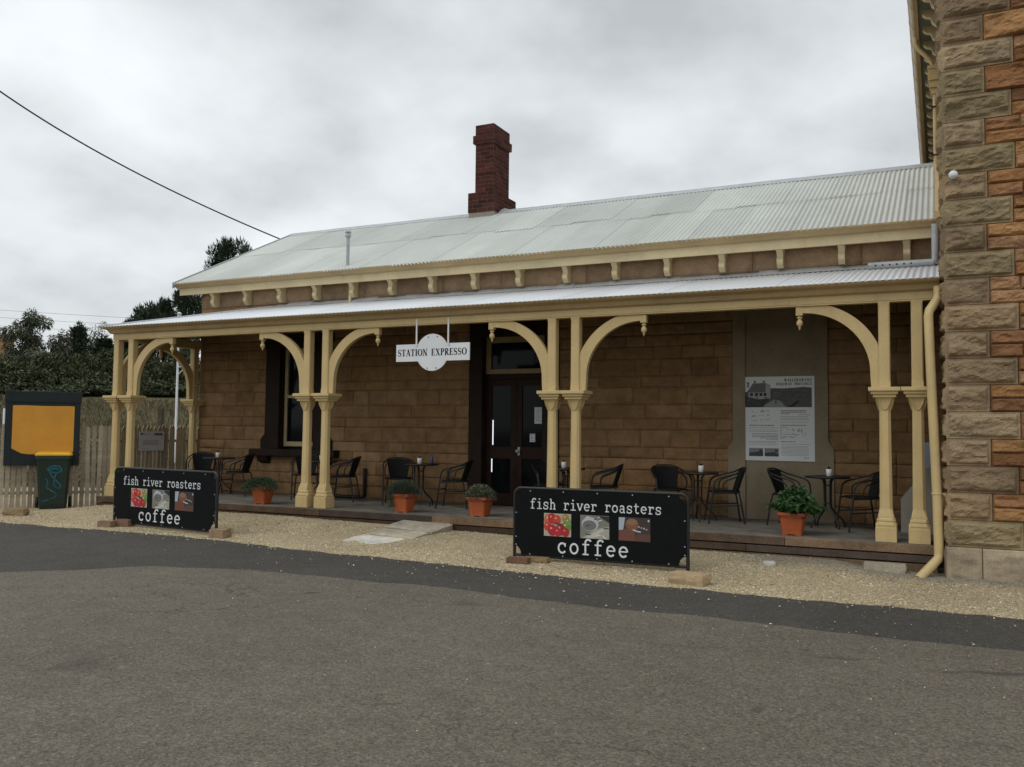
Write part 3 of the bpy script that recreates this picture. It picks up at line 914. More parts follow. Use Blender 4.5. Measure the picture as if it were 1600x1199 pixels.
# deck boards and sleeper face
dk = MB()
y = -.125; 
while y < 2.04:
    wdt = .142 if y + .142 < 2.05 else 2.05 - y
    x = -13.98
    while x < -.12:
        e_ = min(x + rnd.uniform(2.4, 4.2), -.12)
        c = np.array((.205, .185, .155)) * rnd.uniform(.78, 1.12)
        dk.box((x + .002, y + .003, -.035 + rnd.uniform(-.001, .001)), (e_ - .002, y + wdt - .003, rnd.uniform(-.004, 0)), 0, tuple(c))
        x = e_
    y += .142
dko = vpart(dk, 'deck', 'timber')
ff = MB()
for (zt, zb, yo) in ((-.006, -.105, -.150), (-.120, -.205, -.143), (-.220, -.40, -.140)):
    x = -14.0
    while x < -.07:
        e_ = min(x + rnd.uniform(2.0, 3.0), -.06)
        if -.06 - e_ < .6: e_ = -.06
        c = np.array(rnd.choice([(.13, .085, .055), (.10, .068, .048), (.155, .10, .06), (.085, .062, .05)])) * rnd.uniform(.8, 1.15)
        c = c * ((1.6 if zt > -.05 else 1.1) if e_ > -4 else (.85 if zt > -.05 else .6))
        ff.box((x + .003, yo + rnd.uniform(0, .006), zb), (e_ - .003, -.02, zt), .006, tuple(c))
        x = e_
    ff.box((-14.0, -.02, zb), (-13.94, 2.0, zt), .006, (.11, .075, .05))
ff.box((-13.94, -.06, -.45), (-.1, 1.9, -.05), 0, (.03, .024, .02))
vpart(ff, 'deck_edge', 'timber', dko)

# posts
def chamfer_sq(h, c):
    return [(h, -h + c), (h, h - c), (h - c, h), (-h + c, h), (-h, h - c), (-h, -h + c), (-h + c, -h), (h - c, -h)]
def loft(mb, rings):
    vs = []; n = 8
    for h, c, z in rings:
        vs += [(x, y, z) for x, y in chamfer_sq(h, max(c, .0005))]
    fs = [(i * n + k, i * n + (k + 1) % n, (i + 1) * n + (k + 1) % n, (i + 1) * n + k) for i in range(len(rings) - 1) for k in range(n)]
    mb.add(vs, fs); mb.add(vs[:n], [tuple(range(n - 1, -1, -1))]); mb.add(vs[-n:], [tuple(range(n))])
shaft = MB()
loft(shaft, [(.088, .002, .285), (.088, .002, .30), (.071, .030, .395), (.066, .030, 1.0), (.063, .029, 1.56)])
loft(shaft, [(.066, .002, 1.846), (.066, .002, 1.90), (.0645, .012, 1.93), (.0645, .012, 2.84), (.066, .002, 2.86), (.066, .002, 2.90)])
base = MB()
base.box((-.118, -.118, 0), (.118, .118, .172), .004)
loft(base, [(.113, .004, .172), (.113, .004, .188), (.118, .03, .20), (.112, .03, .225), (.098, .02, .235), (.098, .02, .24), (.105, .03, .252), (.100, .03, .272), (.089, .01, .285)])
capm = MB()
loft(capm, [(.0635, .029, 1.56), (.070, .028, 1.61), (.083, .022, 1.67), (.098, .01, 1.715), (.100, .004, 1.722)])
for (h, z0, z1) in ((.128, 1.722, 1.760), (.152, 1.760, 1.797), (.178, 1.797, 1.846)):
    loft(capm, [(h - .006, .002, z0), (h, .002, z0 + .008), (h, .002, z1 - .004), (h - .003, .002, z1)])
for k_ in range(4):   # leaf ribs: a raised pointed arch on each face
    for sg in (-1, 1):
        pr = [(sg * .062, -.100, 1.712), (sg * .058, -.088, 1.66), (sg * .030, -.074, 1.60), (0, -.067, 1.575)]
        pts = []
        for (px, py, pz) in pr:
            a = k_ * PI / 2
            pts.append((px * math.cos(a) - py * math.sin(a), px * math.sin(a) + py * math.cos(a), pz))
        capm.tube(pts, .009, 5)
# curved bracket, local: post centre at origin, opening towards +x
bk = MB()
def brace_poly():
    out = []; inn = []
    for th in np.linspace(0, PI / 2, 25):
        inn.append((.95 - .79 * math.cos(th), 2.04 + .755 * math.sin(th)))
        xo = max(.064, .95 - .95 * math.cos(th)); zo = min(2.879, 2.04 + .885 * math.sin(th))
        out.append((xo, zo))
    inn = [(.150, 1.848), (.157, 1.95)] + inn; out = [(.064, 1.848), (.064, 1.95)] + out
    return inn, out
inn, outp = brace_poly()
n = len(inn)
vs = []
for y in (-.038, .038):
    vs += [(x, y, z) for x, z in inn] + [(x, y, z) for x, z in outp]
fs = []
for i in range(n - 1):
    fs.append((i, i + 1, n + i + 1, n + i))
    fs.append((2 * n + i, 3 * n + i, 3 * n + i + 1, 2 * n + i + 1))
    fs.append((i, 2 * n + i, 2 * n + i + 1, i + 1))
    fs.append((n + i, n + i + 1, 3 * n + i + 1, 3 * n + i))
fs += [(0, n, 3 * n, 2 * n), (n - 1, 3 * n - 1, 4 * n - 1, 2 * n - 1)]
bk.add(vs, fs)
pd = MB().box((.945, -.042, 2.765), (1.029, .042, 2.879), .004)
pd.lathe([(.020, 2.765), (.020, 2.755), (.034, 2.748), (.034, 2.735), (.022, 2.728), (.02, 2.715), (.036, 2.695), (.041, 2.67), (.036, 2.648), (.018, 2.632), (.016, 2.622), (.010, 2.60), (.003, 2.585)][::-1], (.987, 0, 0), 14)
PX = [-13.80, -13.42, -9.358, -8.986, -4.988, -4.631, -.616, -.253]
me_shaft = None
def place_post(x, y):
    global me_shaft
    if me_shaft is None:
        s_ = shaft.build('post', M['cream'], ver)
        base.build('post_base', M['cream'], s_); capm.build('post_cap', M['cream'], s_)
        me_shaft = s_
    else:
        s_ = copy_tree(me_shaft, ver)
    s_.location = (x - VO[0], y - VO[1], 0)
    return s_
for x in PX: place_post(x, PY)
place_post(-13.80, 1.93)
me_b = None
def place_brace(x, y, rz, pend=True):
    global me_b
    if me_b is None:
        me_b = bk.build('curved_bracket', M['cream'], ver); b_ = me_b
        pd.build('pendant', M['cream'], b_)
    else:
        b_ = me_b.copy(); COL.objects.link(b_)
        if pend:
            for q_ in me_b.children:
                c_ = q_.copy(); COL.objects.link(c_); c_.parent = b_
    b_.location = (x - VO[0], y - VO[1], 0); b_.rotation_euler = (0, 0, rz)
for x, rz in ((PX[1], 0), (PX[2], PI), (PX[3], 0), (PX[4], PI), (PX[5], 0), (PX[6], PI)):
    place_brace(x, PY, rz)
place_brace(PX[0], PY, PI / 2)
place_brace(PX[0], 1.93, -PI / 2, False)
# cream downpipe at the right end
dp = MB().tube([(-.02, -.11, 3.02), (-.02, -.11, 2.93), (-.03, -.14, 2.86), (-.115, -.22, 2.72), (-.125, -.235, 2.66), (-.105, -.25, 1.9), (-.06, -.27, .55), (-.05, -.27, -.06), (-.06, -.285, -.13), (-.26, -.52, -.34)], .052, 14)
vpart(dp, 'downpipe', 'cream')
ring = MB().lathe([(.056, 0), (.058, .004), (.058, .016), (.056, .02)], (-.065, -.27, .60), 14)
ring.box((-.05, -.275, .602), (.03, -.262, .618))
vpart(ring, 'pipe_clip', 'cream')

# ================================================================== STONE BUILDING (two storeys, right edge)
sb = thing('stone_building', 'tall rock-faced sandstone building corner with pale quoins and orange infill stones', 'building', (3.0, 4.0, -.34))
BO = (3.0, 4.0, -.34)
def bpart(mb, name, mat, par=None): return mb.build(name, M[mat], par or sb, BO)
BX, BY = .045, -.35
CH = .3025; Z00 = .03
qm = MB(); wm = MB()
qcols = [(.33, .242, .148), (.37, .278, .172), (.29, .21, .13), (.345, .245, .145), (.33, .257, .148)]
ocols = [(.40, .205, .085), (.36, .175, .078), (.44, .24, .105), (.32, .165, .08), (.40, .23, .12)]
full = False
for k in range(27):
    z0 = Z00 + k * CH; z1 = z0 + CH
    long_ = k % 2 == 0
    L = (.725 if long_ else .445) * rnd.uniform(.97, 1.03)
    c = tuple(np.array(rnd.choice(qcols)) * rnd.uniform(.85, 1.12))
    sd_ = rnd.randrange(10 ** 6)
    block(qm, (0, BY, 0), (1, 0, 0), (0, 0, 1), (0, -1, 0), BX, BX + L - .004, z0 + .003, z1 - .003, .060, .028, .019, c, sd_, .014, .03)
    Ls = .445 if long_ else .725
    block(qm, (BX, 0, 0), (0, -1, 0), (0, 0, 1), (-1, 0, 0), -BY - Ls, -BY, z0 + .004, z1 - .004, .055, .024, .018, c, sd_ + 5, .016, .03)
    # infill, two thin courses to each quoin
    for j in (0, 1):
        if rnd.random() < .22 and j == 0:
            hts = [(z0, z1)]
        elif rnd.random() < .22:
            continue_full = False; hts = [(z0 + j * CH / 2, z0 + (j + 1) * CH / 2)]
        else:
            hts = [(z0 + j * CH / 2, z0 + (j + 1) * CH / 2)]
        if j == 1 and full: continue
        full = (hts[0][1] - hts[0][0]) > .2
        x = BX + L + .004
        while x < 1.7:
            e_ = x + rnd.uniform(.28, .62)
            c = tuple(np.array(rnd.choice(ocols)) * rnd.uniform(.8, 1.15))
            block(wm, (0, BY + .01, 0), (1, 0, 0), (0, 0, 1), (0, -1, 0), x + .003, e_ - .003, hts[0][0] + .003, hts[0][1] - .003, .05, .004, .018, c, rnd.randrange(10 ** 6), .016, .03)
            x = e_
    full = False
# plinth stones
x = BX - .02
for L in (.36, .62, .55, .6):
    block(qm, (0, BY - .03, 0), (1, 0, 0), (0, 0, 1), (0, -1, 0), x + .004, x + L - .004, -.50, Z00 - .004, .022, .03, .02, tuple(np.array((.38, .31, .215)) * rnd.uniform(.9, 1.1)), rnd.randrange(9999), .03, .04)
    x += L
block(qm, (BX - .03, 0, 0), (0, -1, 0), (0, 0, 1), (-1, 0, 0), .0, .365, -.5, Z00 - .004, .02, .02, .02, (.28, .22, .15), 31, .04, .06)
bpart(qm, 'quoins', 'stone')
TOPZ = 8.1
wm.box((BX + .012, BY + .022, -.5), (6.0, 40, TOPZ), 0, (.20, .14, .09))
# coursed stone to the front beyond the frame and along the side above the low roof
z = Z00
while z < TOPZ - .1:
    x = 1.7
    while x < 6.0:
        e_ = min(x + rnd.uniform(.35, .7), 6.0)
        block(wm, (0, BY + .01, 0), (1, 0, 0), (0, 0, 1), (0, -1, 0), x + .003, e_ - .003, z + .003, z + CH / 2 - .003, .04, .004, .08, tuple(np.array(rnd.choice(ocols)) * rnd.uniform(.8, 1.1)), rnd.randrange(10 ** 6), .03, .05)
        x = e_
    z += CH / 2
z = Z00 + 12 * CH
while z < TOPZ - .1:
    y = .45
    while y < 11.5:
        e_ = min(y + rnd.uniform(.4, .8), 11.5)
        block(wm, (BX + .01, 0, 0), (0, -1, 0), (0, 0, 1), (-1, 0, 0), -e_ + .003, -y - .003, z + .003, z + CH - .003, .03, .004, .10, tuple(np.array(rnd.choice(ocols)) * rnd.uniform(.8, 1.1)), rnd.randrange(10 ** 6), .03, .05)
        y = e_
    z += CH
bpart(wm, 'wall', 'stone')
EV = -.300
so2 = MB().box((EV + .02, -.75, TOPZ - .02), (BX + .05, 40, TOPZ)); so2.box((BX + .05, -.75, TOPZ - .02), (6.4, BY + .05, TOPZ))
bpart(so2, 'soffit', 'soffit')
fg = MB().sweep([(6.4, -.75), (EV + .02, -.75), (EV + .02, 40)][::-1], [(-.02, TOPZ - .06), (.02, TOPZ - .06), (.02, TOPZ), (.05, TOPZ + .0), (.08, TOPZ + .03), (.10, TOPZ + .09), (.13, TOPZ + .14), (.13, TOPZ + .17), (-.02, TOPZ + .17)])
go_ = bpart(fg, 'gutter', 'tan_gutter')
for i in range(30):   # gutter straps / joints
    y = -.3 + i * .8
    bpart(MB().sweep([(EV + .02, y + .03), (EV + .02, y)], [(.021, TOPZ - .004), (.052, TOPZ - .004), (.084, TOPZ + .026), (.104, TOPZ + .088), (.134, TOPZ + .138), (.134, TOPZ + .172), (.0, TOPZ + .172)]), 'gutter_strap', 'tan_gutter', go_)
eb = MB().prism([(BX - .01, TOPZ - .02), (EV + .1, TOPZ - .02), (EV + .1, TOPZ - .08), (EV + .15, TOPZ - .13), (EV + .22, TOPZ - .15), (BX - .10, TOPZ - .24), (BX - .01, TOPZ - .32)], 'y', -.05, .05)
eb0 = None
for i in range(50):
    y = .1 + i * .62
    if eb0 is None:
        eb0 = eb.build('eave_bracket', M['cream_light'], sb); q = eb0
    else:
        q = eb0.copy(); COL.objects.link(q); q.parent = sb
    q.location = (-BO[0], y - BO[1], -BO[2])
rb = MB().add([(EV, -.8, TOPZ + .16), (6.5, -.8, TOPZ + .16), (6.5, 40.3, TOPZ + .16), (EV, 40.3, TOPZ + .16), (3.1, 2.8, TOPZ + 1.9), (3.1, 36.8, TOPZ + 1.9)], [(0, 1, 4), (1, 2, 5, 4), (2, 3, 5), (3, 0, 4, 5), (3, 2, 1, 0)], False, (.9, .9, .9))
bpart(rb, 'roof', 'roof')
hp_ = MB().tube([(-.03, 4.9, 7.2), (-.03, 4.9, 5.75)], .038, 12)
hpo = bpart(hp_, 'downpipe', 'cream')
hh = MB()
for h, z0, z1 in ((.06, 7.08, 7.18), (.09, 7.18, 7.30), (.115, 7.30, 7.40), (.10, 7.40, 7.50), (.12, 7.50, 7.56)):
    hh.box((-.05 - h * .75, 4.9 - h, z0), (BX - .02, 4.9 + h, z1), .006)
bpart(hh, 'rainwater_head', 'cream', hpo)
bpart(MB().tube([(EV - .02, 4.85, TOPZ + .05), (EV - .02, 4.85, TOPZ - .12), (EV + .02, 4.86, TOPZ - .20), (-.12, 4.89, 7.72), (-.07, 4.9, 7.64), (-.07, 4.9, 7.54)], .038, 10), 'swan_neck', 'cream', hpo)
for z in (6.02, 6.85):
    bpart(MB().box((-.09, 4.85, z), (BX, 4.95, z + .02)).tube([(-.07, 4.85, z + .01), (-.12, 4.75, z)], .012, 6), 'pipe_clip', 'black_metal', hpo)
kn = MB().lathe([(.03, 0), (.045, .01), (.05, .03), (.044, .055), (.03, .07), (.01, .075)], (0, 0, 0), 16).build('wall_knob', M['white_paint'], sb)
kn.location = (.155 - BO[0], BY - .045 - BO[1], 4.24 - BO[2]); kn.rotation_euler = (PI / 2, 0, 0)

# ================================================================== LETTERING
def arc(cx, cy, rx, ry, a0, a1, n=12):
    return [(cx + rx * math.cos(R(a0 + (a1 - a0) * i / n)), cy + ry * math.sin(R(a0 + (a1 - a0) * i / n))) for i in range(n + 1)]
def vw(n, fn): return [fn(i / (n - 1)) for i in range(n)]
TW = .17          # typewriter stroke, unit = x-height
SL = .13
TYPE = {
 'f': (1.0, [([(.42, 0), (.42, 1.10)] + arc(.70, 1.12, .28, .27, 180, 25), TW), ([(.12, .94), (.80, .94)], SL), ([(.14, .06), (.76, .06)], SL)]),
 'i': (.95, [([(.5, 0), (.5, 1.0)], TW), ([(.17, .94), (.5, .94)], SL), ([(.10, .06), (.90, .06)], SL), ([(.47, 1.26), (.47, 1.46)], .21)]),
 's': (.98, [(arc(.48, .74, .30, .22, 40, 180, 9) + arc(.50, .72, .32, .22, 190, 260, 5) + arc(.47, .26, .33, .23, 80, 0, 5) + arc(.47, .27, .33, .23, -10, -140, 9), .15), ([(.80, .66), (.80, .98)], .12), ([(.14, .02), (.14, .36)], .12)]),
 'h': (1.05, [([(.25, 0), (.25, 1.45)], TW), ([(.03, 1.40), (.25, 1.40)], SL), ([(.25, .62)] + arc(.53, .64, .27, .30, 160, 0) + [(.80, 0)], TW), ([(.05, .06), (.44, .06)], SL), ([(.62, .06), (1.0, .06)], SL)]),
 'r': (.98, [([(.32, 0), (.32, 1.0)], TW), ([(.07, .94), (.32, .94)], SL), ([(.32, .55)] + arc(.68, .56, .36, .36, 165, 62), TW), ([(.74, .80), (.90, .80)], .19), ([(.08, .06), (.66, .06)], SL)]),
 'v': (1.02, [([(.14, .96), (.51, .02)], TW), ([(.51, .02), (.88, .96)], TW), ([(.0, .94), (.34, .94)], SL), ([(.68, .94), (1.02, .94)], SL)]),
 'e': (1.0, [(arc(.5, .5, .37, .43, 0, 318, 20), TW), ([(.14, .52), (.87, .52)], .12)]),
 'o': (1.0, [(arc(.5, .5, .37, .43, 0, 360, 24), TW)]),
 'a': (1.02, [([(.20, .78)] + arc(.46, .66, .29, .28, 130, 0, 8) + [(.75, .16)] + arc(.87, .16, .12, .12, 180, 290, 4), TW), (arc(.45, .29, .29, .24, 0, 360, 18), .14)]),
 't': (.95, [([(.38, 1.32), (.38, .30)] + arc(.62, .30, .24, .25, 180, 320, 8), TW), ([(.10, .94), (.80, .94)], SL)]),
 'c': (1.0, [(arc(.52, .5, .38, .43, 42, 322, 18), TW), ([(.82, .62), (.82, .95)], .13)]),
 ' ': (1.0, []),
}
TK, TN = .16, .055
def bar(x0, x1, z, wd=TN): return ([(x0, z), (x1, z)], wd)
def ser(x, z, h=.13): return bar(x - h, x + h, z)
def ring_w(n): return [TN + (TK - TN + .01) * abs(math.cos(2 * PI * i / (n - 1))) ** 1.3 for i in range(n)]
CAPS = {
 'S': (.58, [(arc(.28, .745, .19, .225, 35, 195, 10) + arc(.29, .735, .20, .235, 205, 262, 5) + arc(.27, .265, .215, .235, 80, 0, 6) + arc(.27, .265, .215, .24, -12, -150, 10), [TN] * 4 + [.10] * 6 + [.16] * 10 + [.11] * 7 + [TN] * 7), ([(.47, .72), (.47, .99)], .05), ([(.055, .02), (.055, .30)], .05)]),
 'T': (.66, [([(.33, 0), (.33, 1)], TK), bar(.02, .64, .972), ([(.04, .74), (.04, 1)], .06), ([(.62, .74), (.62, 1)], .06), ser(.33, .027, .17)]),
 'A': (.74, [([(.11, .02), (.36, 1)], TN), ([(.34, 1), (.62, .02)], TK), bar(.20, .54, .34), ser(.11, .027, .12), ser(.62, .027, .14)]),
 'I': (.36, [([(.18, 0), (.18, 1)], TK), ser(.18, .027, .16), ser(.18, .972, .16)]),
 'O': (.76, [(arc(.38, .5, .30, .47, 0, 360, 28), ring_w(29))]),
 'N': (.78, [([(.14, 0), (.14, 1)], TN), ([(.12, 1), (.64, .0)], TK), ([(.65, 0), (.65, 1)], TN), ser(.14, .027, .13), ser(.10, .972, .10), ser(.65, .972, .13)]),
 'E': (.64, [([(.17, 0), (.17, 1)], TK), bar(.03, .57, .027), bar(.03, .55, .972), bar(.17, .44, .51), ([(.55, .74), (.55, 1)], .05), ([(.58, 0), (.58, .28)], .05), ([(.44, .40), (.44, .62)], .05)]),
 'X': (.74, [([(.15, .98), (.58, .02)], TK), ([(.14, .02), (.58, .98)], TN), ser(.14, .027, .13), ser(.58, .027, .15), ser(.15, .972, .15), ser(.58, .972, .13)]),
 'P': (.60, [([(.17, 0), (.17, 1)], TK), ser(.17, .027, .15), bar(.03, .30, .972), ([(.25, .972)] + arc(.30, .73, .21, .24, 90, -90, 12) + [(.2, .49)], [TN, TN] + [TN + .10 * math.sin(PI * i / 12) for i in range(13)][1:] + [TN, TN])]),
 'R': (.70, [([(.17, 0), (.17, 1)], TK), ser(.17, .027, .15), bar(.03, .30, .972), ([(.25, .972)] + arc(.30, .74, .21, .23, 90, -90, 12) + [(.2, .51)], [TN, TN] + [TN + .10 * math.sin(PI * i / 12) for i in range(13)][1:] + [TN, TN]), ([(.30, .50), (.60, .02)], TK), ser(.62, .027, .08)]),
 'W': (1.0, [([(.10, .98), (.30, 0)], TK), ([(.30, 0), (.48, .98)], TN), ([(.46, .98), (.68, 0)], TK), ([(.68, 0), (.88, .98)], TN), ser(.10, .972, .12), ser(.46, .972, .12), ser(.88, .972, .11)]),
 'L': (.60, [([(.17, 0), (.17, 1)], TK), ser(.17, .972, .15), bar(.03, .54, .027), ([(.55, 0), (.55, .30)], .06)]),
 'C': (.70, [(arc(.38, .5, .30, .47, 40, 320, 22), [TN + .1 * abs(math.cos(R(40 + 280 * i / 22))) for i in range(23)]), ([(.63, .68), (.63, .98)], .05), ([(.63, .05), (.63, .3)], .04)]),
 'G': (.76, [(arc(.38, .5, .30, .47, 40, 330, 22), [TN + .1 * abs(math.cos(R(40 + 290 * i / 22))) for i in range(23)]), ([(.63, .68), (.63, .98)], .05), ([(.64, .05), (.64, .40)], TK * .8), ser(.64, .40, .12)]),
 'U': (.76, [([(.17, .98), (.17, .32)] + arc(.41, .32, .24, .29, 180, 360, 10) + [(.65, .98)], [TK, TK] + [.10] * 11 + [TN]), ser(.17, .972, .15), ser(.65, .972, .11)]),
 'Y': (.72, [([(.12, .98), (.37, .46)], TK), ([(.37, .46), (.62, .98)], TN), ([(.37, 0), (.37, .48)], TK), ser(.37, .027, .15), ser(.12, .972, .13), ser(.62, .972, .11)]),
 ' ': (.50, []),
}
def ribbon(mb, pts, wd, x, z, s, sx, y, col=None):
    n = len(pts); ws = wd if hasattr(wd, '__len__') else [wd] * n
    if len(ws) != n:
        ws = [ws[min(int(i * len(ws) / n), len(ws) - 1)] for i in range(n)]
    L = []; Q = []
    for i in range(n):
        a = Vector(pts[max(i - 1, 0)]); b = Vector(pts[min(i + 1, n - 1)])
        d = (b - a).normalized() if (b - a).length > 1e-9 else Vector((1, 0))
        nx, nz = -d.y, d.x; p = pts[i]; h = ws[i] / 2
        L.append((x + (p[0] + nx * h) * s * sx, y, z + (p[1] + nz * h) * s)); Q.append((x + (p[0] - nx * h) * s * sx, y, z + (p[1] - nz * h) * s))
    mb.add(L + Q, [(i, i + 1, n + i + 1, n + i) for i in range(n - 1)], False, col)
def text_width(t, font, track): return sum(font[c][0] + track for c in t) - track
def text(mb, t, font, x0, x1, z, s, y, track=.06, col=None, bold=1.0):
    """fits the line between x0 and x1 on baseline z, glyph unit s, on the plane y (facing -y)"""
    wdt = text_width(t, font, track); sx = (x1 - x0) / (wdt * s); x = x0; k = 0
    for c in t:
        adv, st = font[c]
        for pts, wd in st:
            wd = [q * bold for q in wd] if hasattr(wd, '__len__') else wd * bold
            ribbon(mb, pts, wd, x, z, s, sx, y - .00015 * (k % 6), col); k += 1
        x += (adv + track) * s * sx
def disc(mb, cx, cz, rx, rz, y, col, n=18, a0=0, a1=360):
    mb.add([(cx, y, cz)] + [(p[0], y, p[1]) for p in arc(cx, cz, rx, rz, a0, a1, n)], [(0, i + 1, i + 2) for i in range(n)], False, col)
def rect(mb, x0, x1, z0, z1, y, col):
    mb.add([(x0, y, z0), (x1, y, z0), (x1, y, z1), (x0, y, z1)], [(0, 1, 2, 3)], False, col)
def poly(mb, pts, y, col):
    mb.add([(p[0], y, p[1]) for p in pts], [tuple(range(len(pts)))], False, col)
def words(mb, x0, x1, z, h, y, sh, rr, ragged=.0):
    x = x0; end = x1 - ragged * rr.random() * (x1 - x0)
    while x < end:
        w2 = min(rr.uniform(.6, 2.6) * h * 1.6, end - x)
        rect(mb, x, x + w2, z, z + h, y, G(sh)); x += w2 + h * .55

# ------------------------------------------------------------------ hanging name board
hs = thing('hanging_sign', 'white station name board with round centre hanging from the veranda beam', 'sign', (-6.965, .02, 2.455))
hb = MB()
out_ = []
r_ = .283; hh_ = .132; ang = math.degrees(math.asin(hh_ / r_))
out_ += arc(0, 0, r_, r_, ang, 180 - ang, 20) + [(-.648, hh_), (-.648, -hh_)] + arc(0, 0, r_, r_, 180 + ang, 360 - ang, 20) + [(.648, -hh_), (.648, hh_)]
hb.prism(out_[::-1], 'y', -.018, .0)
hb.build('sign_board', M['white_paint'], hs)
lt = MB(); text(lt, 'STATION EXPRESSO', CAPS, -.615, .60, -.050, .104, -.0195, .06, None, 1.2)
lt.build('lettering', M['black_letter'], hs)
for x in (-.275, .285):
    MB().box((x - .012, -.034, .10), (x + .012, -.02, .52)).build('hanger', M['white_paint'], hs)
for x, z in ((-.07, .235), (.09, .235), (-.085, -.24), (.075, -.24)):
    o = MB().lathe([(.009, 0), (.009, .005)], (0, 0, 0), 8).build('screw', M['black_letter'], hs)
    o.location = (x, -.018, z); o.rotation_euler = (PI / 2, 0, 0)

# ------------------------------------------------------------------ cafe banner signs
def photo1(mb, W, H, y):
    rect(mb, 0, W, 0, H, y, (.42, .40, .30)); rr = random.Random(5)
    k = 0
    for (cx, cz, r, c) in ((.12, .70, .22, (.50, .16, .06)), (.30, .92, .18, (.42, .03, .04)), (.48, .72, .17, (.48, .07, .035)), (.80, .80, .15, (.34, .22, .05)), (.88, .42, .20, (.13, .25, .05)), (.08, .42, .16, (.48, .06, .04)), (.32, .26, .20, (.42, .025, .045)), (.62, .30, .21, (.36, .018, .035)), (.80, .10, .16, (.33, .03, .03)), (.52, .08, .15, (.42, .03, .04)), (.98, .66, .12, (.2, .28, .08))):
        k += 1; r *= 1.25
        cx_, cz_ = min(max(cx * W, r * H * .9), W - r * H * .9), min(max(cz * H, r * H), H - r * H)
        disc(mb, cx_, cz_, r * H * .9, r * H, y - .0002 * k, c)
        disc(mb, cx_ - r * H * .25, cz_ + r * H * .35, r * H * .22, r * H * .2, y - .0002 * k - .0001, tuple(min(1, q * 1.6 + .18) for q in c))
    poly(mb, [(.35 * W, .55 * H), (.65 * W, .48 * H), (.68 * W, .56 * H), (.4 * W, .62 * H)], y - .003, (.08, .07, .03))
def photo2(mb, W, H, y):
    rect(mb, 0, W, 0, H, y, (.20, .20, .17))
    poly(mb, [(0, 0), (W, 0), (W, .55 * H), (.55 * W, .42 * H), (.1 * W, .05 * H)], y - .0003, (.36, .35, .29))
    disc(mb, .34 * W, .62 * H, .29 * W, .30 * H, y - .0006, (.44, .48, .50), 22)
    disc(mb, .32 * W, .56 * H, .24 * W, .22 * H, y - .0009, (.17, .16, .15), 20)
    poly(mb, [(.15 * W, .02 * H), (.78 * W, .48 * H), (.86 * W, .40 * H), (.45 * W, .0)], y - .0012, (.50, .48, .41))
    rr = random.Random(3)
    for i in range(9):
        a = (rr.uniform(0, .8) * W, rr.uniform(.05, .9) * H); d = (rr.uniform(.1, .2) * W, rr.uniform(-.15, .2) * H)
        ribbon(mb, [a, (a[0] + d[0] * .5, a[1] + d[1] * .7), (a[0] + d[0], min(H * .97, max(.02 * H, a[1] + d[1])))], .012, 0, 0, 1, 1, y - .0015, rr.choice([(.05, .05, .05), (.60, .62, .62)]))
    poly(mb, [(.62 * W, H * .98), (W, .70 * H), (W, .98 * H)], y - .0017, (.03, .03, .03))
def photo3(mb, W, H, y):
    rect(mb, 0, W, 0, H, y, (.055, .040, .035))
    poly(mb, [(0, .45 * H), (.14 * W, .45 * H), (.2 * W, .98 * H), (0, .98 * H)], y - .0003, (.38, .43, .50))
    poly(mb, [(0, 0), (.55 * W, 0), (.50 * W, .42 * H), (.25 * W, .52 * H), (0, .42 * H)], y - .0005, (.16, .065, .045))
    disc(mb, .42 * W, .70 * H, .21 * W, .26 * H, y - .0007, (.20, .095, .055))
    disc(mb, .42 * W, .80 * H, .17 * W, .13 * H, y - .0009, (.26, .14, .08))
    ribbon(mb, [(.45 * W, .48 * H), (.58 * W, .42 * H), (.70 * W, .40 * H)], .014, 0, 0, 1, 1, y - .0012, (.5, .58, .64))
    poly(mb, [(.5 * W, 0), (W, 0), (W, .3 * H), (.6 * W, .32 * H)], y - .0006, (.11, .055, .042))
    for i, hgt in enumerate((.06, .05, .07, .05)):
        rect(mb, (.62 + i * .08) * W, (.66 + i * .08) * W, (.58 - i * .03) * H, (.58 - i * .03 + hgt) * H, y - .001, (.5, .5, .5))
    rect(mb, .92 * W, .97 * W, .84 * H, .92 * H, y - .0012, (.6, .6, .6))
